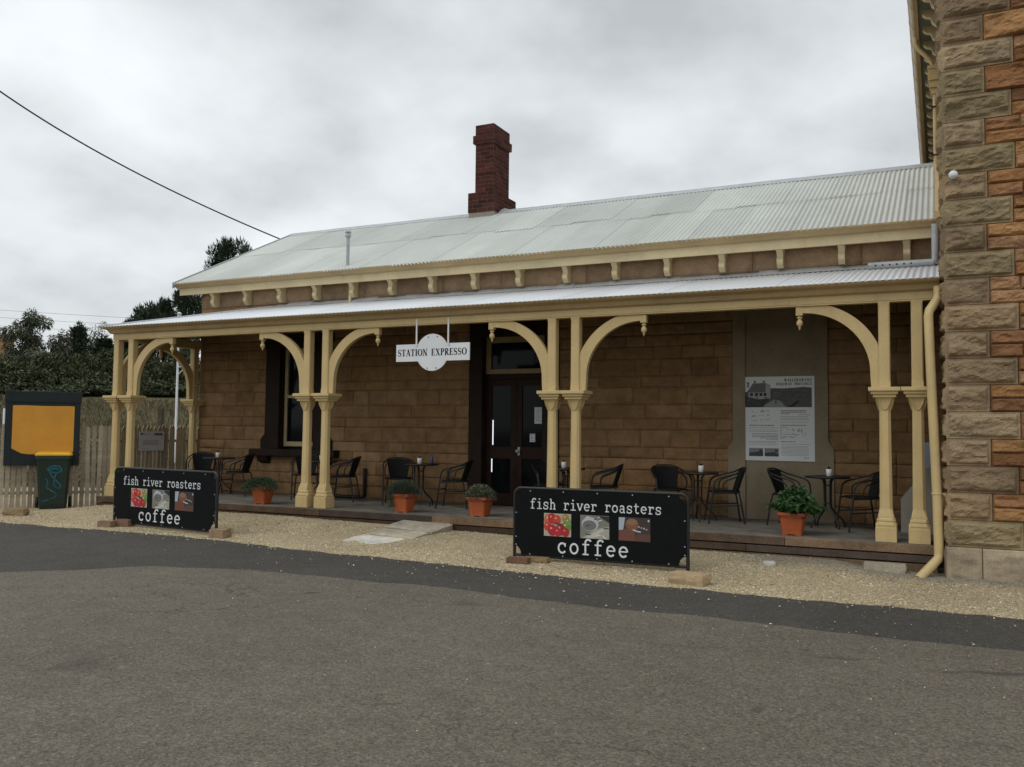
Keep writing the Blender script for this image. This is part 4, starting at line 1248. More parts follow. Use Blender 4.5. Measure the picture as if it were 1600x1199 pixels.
def banner(loc, rz, L, H, label, z0l, z0r, bot):
    t = thing('banner_sign', label, 'sign', loc, rz, 'black cafe banner signs on the gravel')
    fr = MB()
    rr_ = .085
    pts = [(0, 0, z0l), (0, 0, H - rr_)] + [(rr_ - rr_ * math.cos(a), 0, H - rr_ + rr_ * math.sin(a)) for a in np.linspace(.15, PI / 2, 6)] + [(L - rr_ + rr_ * math.sin(a), 0, H - rr_ + rr_ * math.cos(a)) for a in np.linspace(0, PI / 2 - .1, 6)] + [(L, 0, H - rr_), (L, 0, z0r)]
    fr.tube(pts, .021, 10)
    fr.tube([(0, 0, bot - .01), (L, 0, bot - .01)], .018, 8)
    fr.build('frame', M['black_metal'], t)
    b = MB(); m = .012; c = .085
    x0, x1, z0, z1 = m, L - m, bot, H - m
    ol = [(x0 + .0, z0 + c + .02)] + arc(x0, z0, c, c + .02, 90, 0, 6)[1:] + arc(x1, z0, c, c + .02, 180, 90, 6) + arc(x1, z1, c, c, 270, 180, 6) + arc(x0, z1, c, c, 0, -90, 6)
    b.prism(ol, 'y', -.024, -.020)
    b.build('banner', M['banner'], t)
    tx = MB()
    ty = MB()
    text(tx, 'fish river roasters', TYPE, .098 * L, .862 * L, H - .245, .088, -.0255, .10)
    text(ty, 'coffee', TYPE, .266 * L, .68 * L, bot + .045, .132, -.0255, .22)
    tx.build('lettering', M['white_letter'], t); ty.build('lettering', M['white_letter'], t)
    for f0, f1, fn in ((.185, .348, photo1), (.402, .570, photo2), (.624, .800, photo3)):
        pm = MB(); fn(pm, (f1 - f0) * L, .275, 0)
        p = pm.build('photo', M['print'], t); p.location = (f0 * L, -.0255, bot + .245)
    for i in range(5):
        for zz in (H - .03, bot + .012):
            xx = L * (.10 + i * .20)
            e_ = MB().lathe([(.008, 0), (.008, .002)], (0, 0, 0), 8).build('eyelet', M['steel'], t)
            e_.location = (xx, -.0245, zz); e_.rotation_euler = (PI / 2, 0, 0)
    for xx in (.03, L - .03):
        for zz in (H * .33, H * .66, bot + .12):
            e_ = MB().lathe([(.008, 0), (.008, .002)], (0, 0, 0), 8).build('eyelet', M['steel'], t)
            e_.location = (xx, -.0245, zz); e_.rotation_euler = (PI / 2, 0, 0)
    return t
banner((-4.78, -1.58, gz(-4.78, -1.58) + .0), math.atan2(.06, 2.15), 2.16, .885, 'nearer black banner sign standing in front of the door post pair', .0, -.02, .075)
banner((-11.41, -1.92, gz(-11.4, -1.9) + .0), math.atan2(-.26, 2.32), 2.335, .885, 'farther black banner sign near the wheelie bin at the left end', .0, -.03, .075)

# ------------------------------------------------------------------ bricks and rocks holding them
def rock(name, x, y, sx, sy, sz, rz, col, label, cat, seed, sharp=.35, res=9, dz=0.0):
    k = np.linspace(-1, 1, res); mb = MB()
    for ax in range(3):
        for sg in (-1, 1):
            A, B = np.meshgrid(k, k, indexing='ij')
            P = np.zeros((res, res, 3)); P[..., ax] = sg; P[..., (ax + 1) % 3] = A * sg; P[..., (ax + 2) % 3] = B
            ln = np.linalg.norm(P, axis=-1, keepdims=True)
            Q = P * (1 - sharp) + P / ln * 1.15 * sharp
            d = fbm(Q * 1.6 + seed, 4, seed) - .5
            Q = Q * (1 + .34 * d[..., None] * (sharp * 1.6 + .1))
            Q = Q * np.array([sx, sy, sz]) / 2
            c, s = math.cos(rz), math.sin(rz)
            W2 = np.stack([Q[..., 0] * c - Q[..., 1] * s, Q[..., 0] * s + Q[..., 1] * c, Q[..., 2] + sz * .42 + dz], -1)
            mb.grid(W2, sharp > .3, np.ones((res, res, 3)) * np.array(col))
    o = mb.build(name, M['rock']); o.location = (x, y, gz(x, y) + .012)
    return tag(o, label, cat)
rock('brick', -4.56, -1.93, .27, .125, .085, .10, (.185, .105, .07), 'reddish brown brick at the left foot of the nearer banner sign', 'brick', 3, .10)
rock('stone', -4.42, -1.70, .30, .16, .07, .15, (.27, .19, .10), 'flat tan stone beside the reddish brick under the nearer banner', 'stone', 4, .28)
rock('stone', -2.42, -2.22, .40, .26, .125, -.12, (.46, .34, .20), 'large pale sandstone block at the right foot of the nearer banner', 'stone', 9, .22)
rock('brick', -11.26, -2.18, .25, .12, .10, .1, (.27, .175, .115), 'brown brick at the left foot of the farther banner sign', 'brick', 13, .10)
rock('stone', -11.10, -2.0, .28, .18, .12, .2, (.21, .13, .085), 'dark brown stone behind the brick under the farther banner', 'stone', 14, .3)
rock('stone', -8.93, -2.27, .24, .2, .13, .1, (.33, .23, .14), 'tan stone at the right foot of the farther banner', 'stone', 17, .2)
rock('stone', -13.95, -1.75, .36, .22, .13, .5, (.30, .21, .12), 'brown stone lying alone on the gravel in front of the fence', 'stone', 23, .3)
rock('stone', -.62, -.30, .46, .16, .11, .03, (.42, .37, .28), 'long pale flat stone against the deck near the downpipe foot', 'stone', 27, .15)
rock('stone', -1.85, -.78, .14, .11, .05, .3, (.58, .56, .52), 'small white stone lying in the grey gravel near the deck', 'stone', 29, .35)

# ------------------------------------------------------------------ stone ramp of slabs up to the deck
rp = thing('stone_ramp', 'pale ramp of worn stone slabs leading up to the deck', 'ramp', (-7.0, -.8, -.28))
def slab(mb, q, th, col, seed):
    q = [np.array(p, float) for p in q]; n = 16
    A, B = np.meshgrid(np.linspace(0, 1, n), np.linspace(0, 1, n), indexing='ij')
    P = (q[0] * (1 - A)[..., None] + q[1] * A[..., None]) * (1 - B)[..., None] + (q[3] * (1 - A)[..., None] + q[2] * A[..., None]) * B[..., None]
    e = np.minimum(np.minimum(A, 1 - A), np.minimum(B, 1 - B))
    wob = fbm(P * 6 + seed, 3, seed) - .5
    P[..., 2] += .022 * wob - .02 * (1 - sm(e / .08))
    cen = P.mean((0, 1)); k = 1 + .03 * (fbm(P * 9 + 3, 3, seed + 4) - .5)[..., None] * (e < .01)[..., None] * 3
    P[..., :2] = cen[:2] + (P[..., :2] - cen[:2]) * k
    tone = .75 + .5 * fbm(P * 4 + 9, 4, seed + 9)
    C = np.array(col) * tone[..., None]
    mb.grid(P, True, C)
    ring_ = np.concatenate([P[:, 0], P[-1, 1:], P[-2::-1, -1], P[0, -2:0:-1]])
    low_ = ring_ - np.array([0, 0, th]); m = len(ring_)
    mb.add(ring_.tolist() + low_.tolist(), [(i, m + i, m + (i + 1) % m, (i + 1) % m) for i in range(m)], False, (np.concatenate([C[:, 0], C[-1, 1:], C[-2::-1, -1], C[0, -2:0:-1]] * 2) * .85).tolist())
def spart(q, th, col, seed, name='slab'):
    mb = MB(); slab(mb, q, th, col, seed); return mb.build(name, M['rock'], rp, (-7.0, -.8, -.28))
spart([(-7.36, -.16, -.075), (-6.46, -.16, -.085), (-6.52, -.66, -.15), (-7.40, -.60, -.13)], .24, (.40, .36, .28), 3)
spart([(-7.42, -.615, -.16), (-6.55, -.675, -.165), (-6.62, -1.03, -.215), (-7.46, -.96, -.20)], .2, (.44, .395, .30), 5)
spart([(-7.47, -.975, -.215), (-6.66, -1.045, -.225), (-6.86, -1.62, -.262), (-7.52, -1.66, -.255)], .12, (.68, .65, .57), 8)

# ------------------------------------------------------------------ cafe furniture
def make_chair():
    t = thing('cafe_chair', 'x', 'chair', (0, 0, 0), 0, 'black cafe chairs on the veranda')
    st = MB().lathe([(.0, .425), (.18, .425), (.215, .432), (.222, .445), (.215, .455), (.12, .448), (.0, .447)], (.0, 0, 0), 24, None, True)
    st.build('seat', M['black_weave'], t)
    n = 11; P = np.zeros((n, 6, 3))
    for i, a in enumerate(np.linspace(-1, 1, n)):
        for j, q in enumerate(np.linspace(0, 1, 6)):
            wdt = .150 + .055 * q
            P[i, j] = (-.185 - .10 * q + .055 * a * a, a * wdt, .455 + q * (.315 - .03 * a * a))
    bk_ = MB().grid(P); Q = P + np.array([-.014, 0, 0]); bk_.grid(Q[::-1])
    for e0, e1 in ((P[:, -1], Q[:, -1]), (P[0], Q[0]), (P[-1], Q[-1]), (P[:, 0], Q[:, 0])):
        bk_.grid(np.stack([e0, e1], 1))
    bk_.build('backrest', M['black_weave'], t)
    for s in (-1, 1):
        MB().tube([(.255, s * .265, 0), (.225, s * .262, .20), (.195, s * .262, .42)], .0125, 8).build('leg', M['black_metal'], t)
        arm = [(.195, s * .262, .42), (.178, s * .264, .54)] + [(.178 - .14 * (1 - math.cos(a)), s * .266, .54 + .115 * math.sin(a)) for a in np.linspace(.3, 1.4, 5)] + [(-.06, s * .262, .685), (-.17, s * .24, .715), (-.245, s * .195, .755), (-.285, s * .10, .782), (-.29, 0, .786)]
        MB().tube(arm, .0125, 8).build('armrest', M['black_metal'], t)
        MB().tube([(-.25, s * .215, 0), (-.205, s * .195, .30), (-.175, s * .185, .44)], .0125, 8).build('leg', M['black_metal'], t)
        inner = [(.06, s * .222, .44), (.05, s * .232, .52)] + [(.05 - .10 * (1 - math.cos(a)), s * .236, .52 + .10 * math.sin(a)) for a in np.linspace(.3, 1.4, 5)] + [(-.13, s * .225, .655), (-.215, s * .195, .70)]
        MB().tube(inner, .010, 8).build('side_rail', M['black_metal'], t)
        MB().tube([(.223, s * .262, .24), (-.212, s * .20, .26)], .009, 6).build('stretcher', M['black_metal'], t)
    sf = MB().tube([(.195, -.262, .425), (.0, -.235, .432), (-.175, -.185, .435), (-.2, 0, .435), (-.175, .185, .435), (.0, .235, .432), (.195, .262, .425)], .011, 8)
    sf.tube([(.225, -.262, .30), (.225, .262, .30)], .009, 6)
    sf.build('seat_frame', M['black_metal'], t)
    return t
ch0 = make_chair()
chairs = [
 (-12.95, 1.36, -52, 'leftmost black cafe chair, facing the road behind the farther banner sign'),
 (-12.0, 1.33, 200, 'black cafe chair just behind the rosemary pot at the left, seen side on'),
 (-10.42, 1.40, -50, 'black cafe chair partly hidden behind the second pair of posts'),
 (-9.56, 1.34, 200, 'black cafe chair just left of the black waste pipe on the wall'),
 (-8.40, 1.34, -56, 'black cafe chair facing the road behind the round lavender pot'),
 (-7.26, 1.28, 197, 'black cafe chair in front of the left side of the door'),
 (-5.55, 1.30, -45, 'black cafe chair mostly hidden by the left post of the third pair'),
 (-4.66, 1.30, 200, 'black cafe chair seen side on above the nearer banner sign'),
 (-3.63, 1.33, -56, 'black cafe chair facing the road left of the grey rendered panel'),
 (-2.82, 1.28, 200, 'black cafe chair seen side on below the poster'),
 (-1.92, 1.35, -14, 'black cafe chair behind the big leafy basil pot'),
 (-.98, 1.20, 203, 'rightmost black cafe chair, partly behind the last pair of posts'),
]
for i, (x, y, a, lb) in enumerate(chairs):
    c = ch0 if i == 0 else copy_tree(ch0)
    c.location = (x, y, 0); c.rotation_euler = (0, 0, R(a)); c['label'] = lb

def make_table():
    t = thing('cafe_table', 'x', 'table', (0, 0, 0), 0, 'round black cafe tables on the veranda')
    MB().lathe([(0, .675), (.285, .675), (.300, .680), (.303, .692), (.300, .702), (.288, .704), (.0, .700)], (0, 0, 0), 32).build('table_top', M['black_metal'], t)
    for k in range(4):
        a = k * PI / 2 + .5; c, s = math.cos(a), math.sin(a)
        pr = [(.13, .675), (.085, .665), (.062, .63), (.056, .58), (.050, .32), (.058, .27), (.10, .215), (.21, .115), (.245, .075), (.255, .04), (.255, 0)]
        MB().tube([(r * c, r * s, z) for r, z in pr], .0115, 8).build('leg', M['black_metal'], t)
    for z in (.575, .33):
        MB().tube([(.048 * math.cos(a), .048 * math.sin(a), z) for a in np.linspace(0, 2 * PI, 17)], .007, 6).build('leg_ring', M['black_metal'], t)
    return t
tb0 = make_table()
tables = [(-12.50, 1.36, 'leftmost round black cafe table, behind the farther banner sign'), (-10.06, 1.34, 'round black cafe table behind the second pair of posts'), (-7.94, 1.32, 'round black cafe table with a white cup and a dark blue bottle'),
          (-5.30, 1.34, 'round black cafe table partly hidden by the third pair of posts'), (-3.22, 1.34, 'round black cafe table left of the grey rendered panel'), (-1.42, 1.32, 'rightmost round black cafe table, below the poster corner')]
cup0 = None
cupl = ['white cup on the leftmost cafe table', 'white cup on the table between the second pair of posts', 'white cup beside the dark blue bottle', 'white cup seen between the third pair of posts', 'white cup on the table left of the poster panel', 'white cup on the rightmost cafe table']
cupx = [-.02, .03, -.02, -.03, .05, .02]
for i, (x, y, lb) in enumerate(tables):
    t = tb0 if i == 0 else copy_tree(tb0)
    t.location = (x, y, 0); t.rotation_euler = (0, 0, .35 * i); t['label'] = lb
    if cup0 is None:
        cup0 = MB().lathe([(.030, 0), (.038, .004), (.040, .095), (.036, .097), (.034, .02), (.0, .015)], (0, 0, 0), 16).build('cup', M['cup'])
        sg_ = MB()
        for q in range(7): sg_.box((-.024 + .007 * q, -.016 + .006 * (q % 3), .03), (-.020 + .007 * q, .004 + .006 * (q % 3), .108 + .006 * (q % 4)))
        sg_.build('sachets', M['door_wood'], cup0)
        cp = cup0
    else:
        cp = copy_tree(cup0)
    cp.location = (x + cupx[i], y - .02, .7035); cp.rotation_euler = (0, 0, i * 1.1)
    tag(cp, cupl[i], 'cup', 'white cups on the cafe tables')
bo = MB().lathe([(.028, 0), (.031, .004), (.031, .09), (.026, .105), (.012, .118), (.012, .14), (.015, .142), (.015, .155), (.0, .157)], (0, 0, 0), 14).build('bottle', M['bottle'])
bo.location = (-7.74, 1.33, .7035); tag(bo, 'small dark blue bottle on the table left of the door', 'bottle')

# ------------------------------------------------------------------ potted plants
def leaves(mb, C, D, ln, wd, cols, droop=.0):
    """C centres (n,3), D directions (n,3); one bent quad pair each"""
    n = len(C)
    D = D / np.maximum(np.linalg.norm(D, axis=1, keepdims=True), 1e-6)
    rv = NP.normal(size=(n, 3)); S_ = np.cross(D, rv); S_ /= np.maximum(np.linalg.norm(S_, axis=1, keepdims=True), 1e-6)
    ln = np.broadcast_to(ln, (n,))[:, None] * (.7 + .6 * NP.random((n, 1))); wd = np.broadcast_to(wd, (n,))[:, None] * (.7 + .6 * NP.random((n, 1)))
    a = C; m = C + D * ln * .5; t = C + D * ln + np.array([0, 0, -1]) * droop * ln
    V = np.stack([a, m + S_ * wd / 2, t, m - S_ * wd / 2], 1)
    c = cols[NP.integers(0, len(cols), n)] * (.65 + .7 * NP.random((n, 1)))
    b = len(mb.v)
    mb.v += V.reshape(-1, 3).tolist(); mb.f += (np.arange(n * 4).reshape(n, 4) + b).tolist()
    mb.s += [False] * n; mb.c += np.repeat(c, 4, 0).tolist(); mb.hascol = True
def make_pot(t, top=.30):
    mb = MB(); h = top / 2
    def sq(hw, z): return [(-hw, -hw, z), (hw, -hw, z), (hw, hw, z), (-hw, hw, z)]
    pr = [(h * .70, .012), (h * .725, .06), (h * .735, .062), (h * .90, .235), (h * .97, .240), (h * 1.03, .252), (h * 1.03, .275), (h * .98, .285), (h * .92, .28), (h * .90, .22)]
    def chs(hw): 
        c = hw * .12
        return [(hw, -hw + c), (hw, hw - c), (hw - c, hw), (-hw + c, hw), (-hw, hw - c), (-hw, -hw + c), (-hw + c, -hw), (hw - c, -hw)]
    vs = [(x, y, z) for hw, z in pr for x, y in chs(hw)]
    n = len(pr)
    mb.add(vs, [(i * 8 + k, i * 8 + (k + 1) % 8, (i + 1) * 8 + (k + 1) % 8, (i + 1) * 8 + k) for i in range(n - 1) for k in range(8)])
    mb.add(vs[:8], [tuple(range(7, -1, -1))])
    for sx_, sy_ in ((1, 1), (1, -1), (-1, 1), (-1, -1)):
        mb.box((sx_ * h * .3, sy_ * h * .3, 0), (sx_ * h * .69, sy_ * h * .69, .02))
    mb.build('pot', M['pot'], t)
    MB().box((-h * .89, -h * .89, .215), (h * .89, h * .89, .24)).build('soil', M['soil'], t)
def pot_plant(loc, rz, label, kind, top=.30):
    t = thing('potted_plant', label, 'plant', loc, rz, 'orange square pots along the deck edge')
    make_pot(t, top)
    mb = MB()
    if kind == 'rosemary':
        n = 2600; d = NP.normal(size=(n, 3)); d /= np.linalg.norm(d, axis=1, keepdims=True); d[:, 2] = np.abs(d[:, 2]) * .9 - .12
        r = .11 + .15 * NP.random((n, 1)) ** .5
        ctr = np.array([-.04, -.03, .29])
        k = 1 + .35 * (fbm(d * 2.5 + 3, 3, 4)[:, None] - .5)
        C = ctr + d * r * k * np.array([1.12, 1.05, .78])
        C[:, 2] -= .35 * np.maximum(0, np.hypot(C[:, 0], C[:, 1]) - .17)
        leaves(mb, C, d + NP.normal(size=(n, 3)) * .5 + np.array([0, 0, .2]), .045, .011, np.array([[.045, .085, .035], [.06, .10, .05], [.035, .065, .03], [.08, .12, .07]]), .2)
    elif kind == 'lavender':
        n = 3200; d = NP.normal(size=(n, 3)); d /= np.linalg.norm(d, axis=1, keepdims=True); d[:, 2] = np.abs(d[:, 2])
        r = .07 + .16 * NP.random((n, 1)) ** .5
        C = np.array([-.02, 0, .255]) + d * r * np.array([1.05, 1.05, .95])
        leaves(mb, C, d + np.array([0, 0, .5]) + NP.normal(size=(n, 3)) * .25, .06, .006, np.array([[.055, .075, .05], [.07, .09, .065], [.04, .055, .038]]), .1)
        n = 260; d = NP.normal(size=(n, 3)); d[:, 2] = -np.abs(d[:, 2]) * .5
        C = np.array([-.14, -.12, .30]) + np.stack([NP.normal(size=n) * .03, NP.normal(size=n) * .05, -NP.random(n) * .22], -1)
        leaves(mb, C, d, .06, .007, np.array([[.05, .075, .045]]), .4)
    elif kind == 'daisy':
        n = 2300; d = NP.normal(size=(n, 3)); d /= np.linalg.norm(d, axis=1, keepdims=True); d[:, 2] = np.abs(d[:, 2])
        r = .07 + .14 * NP.random((n, 1)) ** .5
        C = np.array([0, 0, .26]) + d * r * np.array([1.1, 1.1, .95])
        leaves(mb, C, d + NP.normal(size=(n, 3)) * .6, .045, .010, np.array([[.085, .10, .055], [.11, .12, .07], [.06, .075, .04], [.15, .15, .10]]), .15)
        C = np.array([0, 0, .26]) + d[:90] * .215; leaves(mb, C, NP.normal(size=(90, 3)), .018, .014, np.array([[.45, .42, .34], [.35, .30, .2]]), 0)
    else:
        st = []
        for i in range(34):
            a = NP.random() * 2 * PI; rr = NP.random() ** .6 * .33
            tip = np.array([rr * math.cos(a) * .95 + .04, rr * math.sin(a), .63 - rr * .9 + NP.normal() * .03])
            b0 = np.array([rr * .25 * math.cos(a), rr * .25 * math.sin(a), .235])
            mid = (b0 + tip) / 2 + np.array([0, 0, .06])
            mb.tube([b0, mid, tip], [.005, .004, .002], 5, (.05, .085, .03), False)
            for q in np.linspace(.35, 1.05, 9):
                p = b0 * (1 - q) ** 2 + 2 * mid * q * (1 - q) + tip * q * q
                m_ = 6
                d = NP.normal(size=(m_, 3)); d[:, 2] = d[:, 2] * .4 + .15
                leaves(mb, np.repeat(p[None], m_, 0) + NP.normal(size=(m_, 3)) * .012, d, .075, .042, np.array([[.035, .088, .026], [.05, .115, .035], [.028, .068, .022], [.065, .14, .045]]), .35)
    mb.build('foliage', M['leaf'], t)
    return t
pot_plant((-10.34, .16, 0), .03, 'square orange pot with spreading rosemary at the left end of the deck', 'rosemary', .30)
pot_plant((-7.52, .16, 0), -.04, 'square orange pot with a rounded fine-leaved lavender bush', 'lavender', .30)
pot_plant((-6.22, .22, 0), .02, 'square orange pot with a grey-green small-flowered plant before the door', 'daisy', .325)
pot_plant((-1.72, .20, 0), .0, 'square orange pot with a large leafy green basil at the right', 'basil', .33)

# ------------------------------------------------------------------ wall poster
po = thing('information_poster', 'white printed railway history poster on the grey rendered panel', 'poster', (-2.675, 2.035, .872))
PW, PH = 1.025, 1.255
MB().box((0, -.008, 0), (PW, .006, PH)).build('sheet', paint('poster_sheet', (.66, .69, .67), .5, .06, 3, .01), po)
pp = MB(); y = -.0085
rr = random.Random(9)
k_ = PW / 780.0
def X(px): return (px - 175) * k_
def Z(py): return PH - (py - 130) * k_ * (930 * k_ and PH / (930 * k_))
pz0 = Z(470)
poly(pp, [(X(177), pz0), (X(910), pz0), (X(910), Z(258)), (X(820), Z(248)), (X(700), Z(258)), (X(600), Z(262)), (X(480), Z(258)), (X(177), Z(300))], y, G(.085))
for i in range(60):
    a = rr.uniform(480, 890); b = rr.uniform(270, 450); L_ = rr.uniform(15, 60)
    rect(pp, X(a), X(min(a + L_, 908)), Z(b + rr.uniform(3, 12)), Z(b), y - .0003 - .00003 * i, G(rr.uniform(.05, .17)))
poly(pp, [(X(350), pz0), (X(640), pz0), (X(560), Z(395)), (X(500), Z(385))], y - .0026, G(.26))
poly(pp, [(X(640), pz0), (X(700), pz0), (X(780), Z(405)), (X(760), Z(400))], y - .0027, G(.02))
poly(pp, [(X(215), Z(380)), (X(460), Z(380)), (X(462), Z(225)), (X(410), Z(200)), (X(400), Z(300)), (X(215), Z(300))], y - .003, G(.33))
poly(pp, [(X(195), Z(305)), (X(405), Z(305)), (X(410), Z(200)), (X(262), Z(205)), (X(240), Z(245))], y - .0033, G(.13))
for cx in (212, 288, 388):
    rect(pp, X(cx - 10), X(cx + 10), Z(250 if cx < 250 else 215), Z(190 if cx < 250 else 175), y - .0036, G(.18)); rect(pp, X(cx - 14), X(cx + 14), Z(205 if cx < 250 else 186), Z(196 if cx < 250 else 178), y - .0038, G(.10))
for cx in (235, 290, 340, 385):
    rect(pp, X(cx), X(cx + 32), Z(345), Z(312), y - .0036, G(.025))
poly(pp, [(X(177), pz0), (X(380), pz0), (X(450), Z(370)), (X(330), Z(385)), (X(200), Z(350)), (X(177), Z(330))], y - .0040, G(.04))
for i in range(14):
    a = rr.uniform(180, 430); disc(pp, X(a), Z(rr.uniform(360, 440)), .012, .014, y - .0042 - .0001 * i, G(rr.uniform(.03, .12)), 8)
rect(pp, X(515), X(528), Z(430), Z(395), y - .0045, G(.04))
tt = (.035, .035, .035)
text(pp, 'WALLERAWANG', CAPS, X(614), X(912), Z(186), .042, y - .001, .12, tt, 1.35)
text(pp, 'RAILWAY PRECINCT', CAPS, X(528), X(912), Z(228), .038, y - .001, .12, tt, 1.35)
for i in range(26):
    a = rr.uniform(240, 430); b = 525 + (i % 3) * 48 + rr.uniform(-10, 10) - (a - 240) * .05
    ribbon(pp, [(X(a), Z(b)), (X(a + 14), Z(b - rr.uniform(0, 14))), (X(a + 26), Z(b + rr.uniform(-4, 8)))], .005, 0, 0, 1, 1, y - .0005 - .00003 * i, G(.13))
for py, sh, x0, x1, h in [(675, .12, 220, 500, 9), (700, .3, 220, 545, 5), (725, .27, 220, 545, 5), (740, .27, 220, 545, 5), (765, .14, 258, 548, 6), (782, .14, 248, 548, 6), (798, .14, 252, 548, 6), (812, .14, 345, 548, 6), (828, .2, 420, 548, 6), (850, .3, 222, 545, 5), (864, .3, 222, 545, 5), (884, .3, 222, 545, 5),
                          (512, .12, 575, 865, 8), (528, .12, 575, 860, 8), (545, .12, 575, 670, 8), (552, .25, 765, 905, 5), (575, .28, 575, 890, 5), (592, .28, 575, 890, 5), (608, .26, 575, 890, 5), (635, .3, 575, 885, 5), (672, .1, 575, 850, 8), (853, .2, 578, 735, 10), (878, .28, 578, 905, 5)] + [(p, .29, 578, 885, 5) for p in range(900, 1000, 14)]:
    words(pp, X(x0), X(x1), Z(py), h * k_, y - .0002, sh, rr, .08)
for (a, b) in ((220, 378), (394, 550)):
    rect(pp, X(a), X(b), Z(1012), Z(922), y - .0002, G(.22)); poly(pp, [(X(a), Z(1012)), (X(b), Z(1012)), (X(b), Z(985 if a > 300 else 950)), (X((a + b) / 2 + 20), Z(962)), (X(a), Z(975))], y - .0005, G(.06))
    disc(pp, X(b - 28), Z(950), .022, .02, y - .0007, G(.05), 10)
for (a, b, c, d) in ((573, 690, 575, 815), (575, 690, 640, 693), (575, 812, 600, 815), (600, 765, 780, 768), (600, 795, 720, 798)):
    rect(pp, X(a), X(max(c, a + 4)), Z(d), Z(b), y - .0003, G(.05))
for i in range(22):
    a = rr.uniform(590, 840); b = rr.uniform(700, 800); rect(pp, X(a), X(a + rr.uniform(4, 18)), Z(b + 10), Z(b), y - .0005 - .00002 * i, G(rr.uniform(.08, .25)))
disc(pp, X(834), Z(1022), .010, .010, y - .0003, G(.03), 12); rect(pp, X(855), X(875), Z(1027), Z(1018), y - .0003, G(.2))
pp.build('printing', M['print'], po)

# notices taped to the door glass
for (x0, x1, z0, z1, lb) in ((-6.235, -6.055, 1.40, 1.68, 'larger white paper notice taped to the right door pane'), (-6.32, -6.22, 1.09, 1.23, 'small white paper notice low on the right door pane')):
    pn = MB().box((x0, 2.184, z0), (x1, 2.187, z1), 0, (.62, .64, .68))
    for i in range(7):
        zz = z1 - (z1 - z0) * (.14 + i * .115); rect(pn, x0 + .02, x1 - .02 - .03 * (i % 3), zz, zz + .007, 2.1835, (.22, .22, .24))
    tag(pn.build('paper_notice', M['print']), lb, 'notice')

# grey board leaning by the last post
gb = MB()
gb.prism([(-.50, 0), (-.50, .44), (-.36, .62), (-.12, .96), (-.05, .99), (-.04, 0)], 'y', 1.20, 1.30)
o = gb.build('board', M['grey_board']); tag(o, 'grey slanted board standing behind the rightmost post', 'board')
o = MB().box((-.215, 1.0, .85), (-.135, 1.08, 1.18), .01).build('cloth', paint('pale_blue_cloth', (.30, .36, .48), .8, .2, 9, .1)); tag(o, 'pale blue cloth hanging beside the rightmost post', 'cloth')

# ================================================================== LEFT SIDE: bin, notice board, fences
bn = thing('wheelie_bin', 'dark green wheelie bin with yellow lid and blue graffiti', 'bin', (-14.55, -.62, gz(-14.55, -.62) + .012), .88)
b = MB()
def taper(mb, rings):
    vs = []
    for hx, hy, cx, cy, z in rings:
        c = .035
        vs += [(cx + hx, cy - hy + c, z), (cx + hx, cy + hy - c, z), (cx + hx - c, cy + hy, z), (cx - hx + c, cy + hy, z), (cx - hx, cy + hy - c, z), (cx - hx, cy - hy + c, z), (cx - hx + c, cy - hy, z), (cx + hx - c, cy - hy, z)]
    n = len(rings)
    mb.add(vs, [(i * 8 + k, i * 8 + (k + 1) % 8, (i + 1) * 8 + (k + 1) % 8, (i + 1) * 8 + k) for i in range(n - 1) for k in range(8)])
    mb.add(vs[:8], [tuple(range(7, -1, -1))]); mb.add(vs[-8:], [tuple(range(8))])
taper(b, [(.215, .20, 0, .06, .02), (.225, .215, 0, .05, .10), (.27, .29, 0, 0, .90), (.272, .292, 0, 0, .905), (.29, .31, 0, 0, .91), (.29, .31, 0, 0, .965)])
b.build('body', M['bin_green'], bn)
b = MB(); taper(b, [(.295, .315, 0, 0, .967), (.30, .32, 0, 0, .975), (.30, .32, 0, 0, .99), (.27, .28, 0, .01, 1.025), (.22, .22, 0, .02, 1.035)])
b.tube([(-.24, .34, .99), (.24, .34, .99)], .018, 8)
b.build('lid', M['bin_yellow'], bn)
for s in (-1, 1):
    wl_ = MB().lathe([(.04, -.02), (.10, -.025), (.105, 0), (.10, .025), (.04, .02)], (0, 0, 0), 20).build('wheel', M['black_metal'], bn)
    wl_.location = (s * .27, .25, .105); wl_.rotation_euler = (0, PI / 2, 0)
gr = MB()
def onbin(x, z): return -(.215 + (.29 - .215) * max(0, (z - .10)) / .8 - .05 + .05 * (z - .1) / .8) - .004
def spray(pts, wd):
    c = []
    P_ = [Vector((p[0], p[1])) for p in pts]
    for i in range(len(P_) - 1):
        p0 = P_[max(i - 1, 0)]; p1 = P_[i]; p2 = P_[i + 1]; p3 = P_[min(i + 2, len(P_) - 1)]
        for t in np.linspace(0, 1, 6)[:-1]:
            c.append(.5 * ((2 * p1) + (-p0 + p2) * t + (2 * p0 - 5 * p1 + 4 * p2 - p3) * t * t + (-p0 + 3 * p1 - 3 * p2 + p3) * t ** 3))
    c.append(P_[-1]); b0 = len(gr.v)
    ribbon(gr, [(q.x, q.y) for q in c], wd, 0, 0, 1, 1, 0)
    for j in range(b0, len(gr.v)):
        x_, _, z_ = gr.v[j]; gr.v[j] = (x_, -.165 - .125 * (z_ - .10) / .8 - .006, z_)
spray([(-.10, .72), (-.02, .78), (.10, .77), (.13, .70), (.05, .66), (-.08, .70), (.02, .74), (.09, .72)], .022)
spray([(-.08, .76), (-.03, .62), (.05, .52), (.12, .44), (.10, .38), (.02, .44), (.03, .60), (.09, .68)], .018)
spray([(-.12, .56), (-.08, .50), (-.10, .40), (-.02, .34), (.06, .27), (.0, .20), (-.10, .17), (-.16, .14)], .015)
gr.build('graffiti', M['graffiti'], bn)

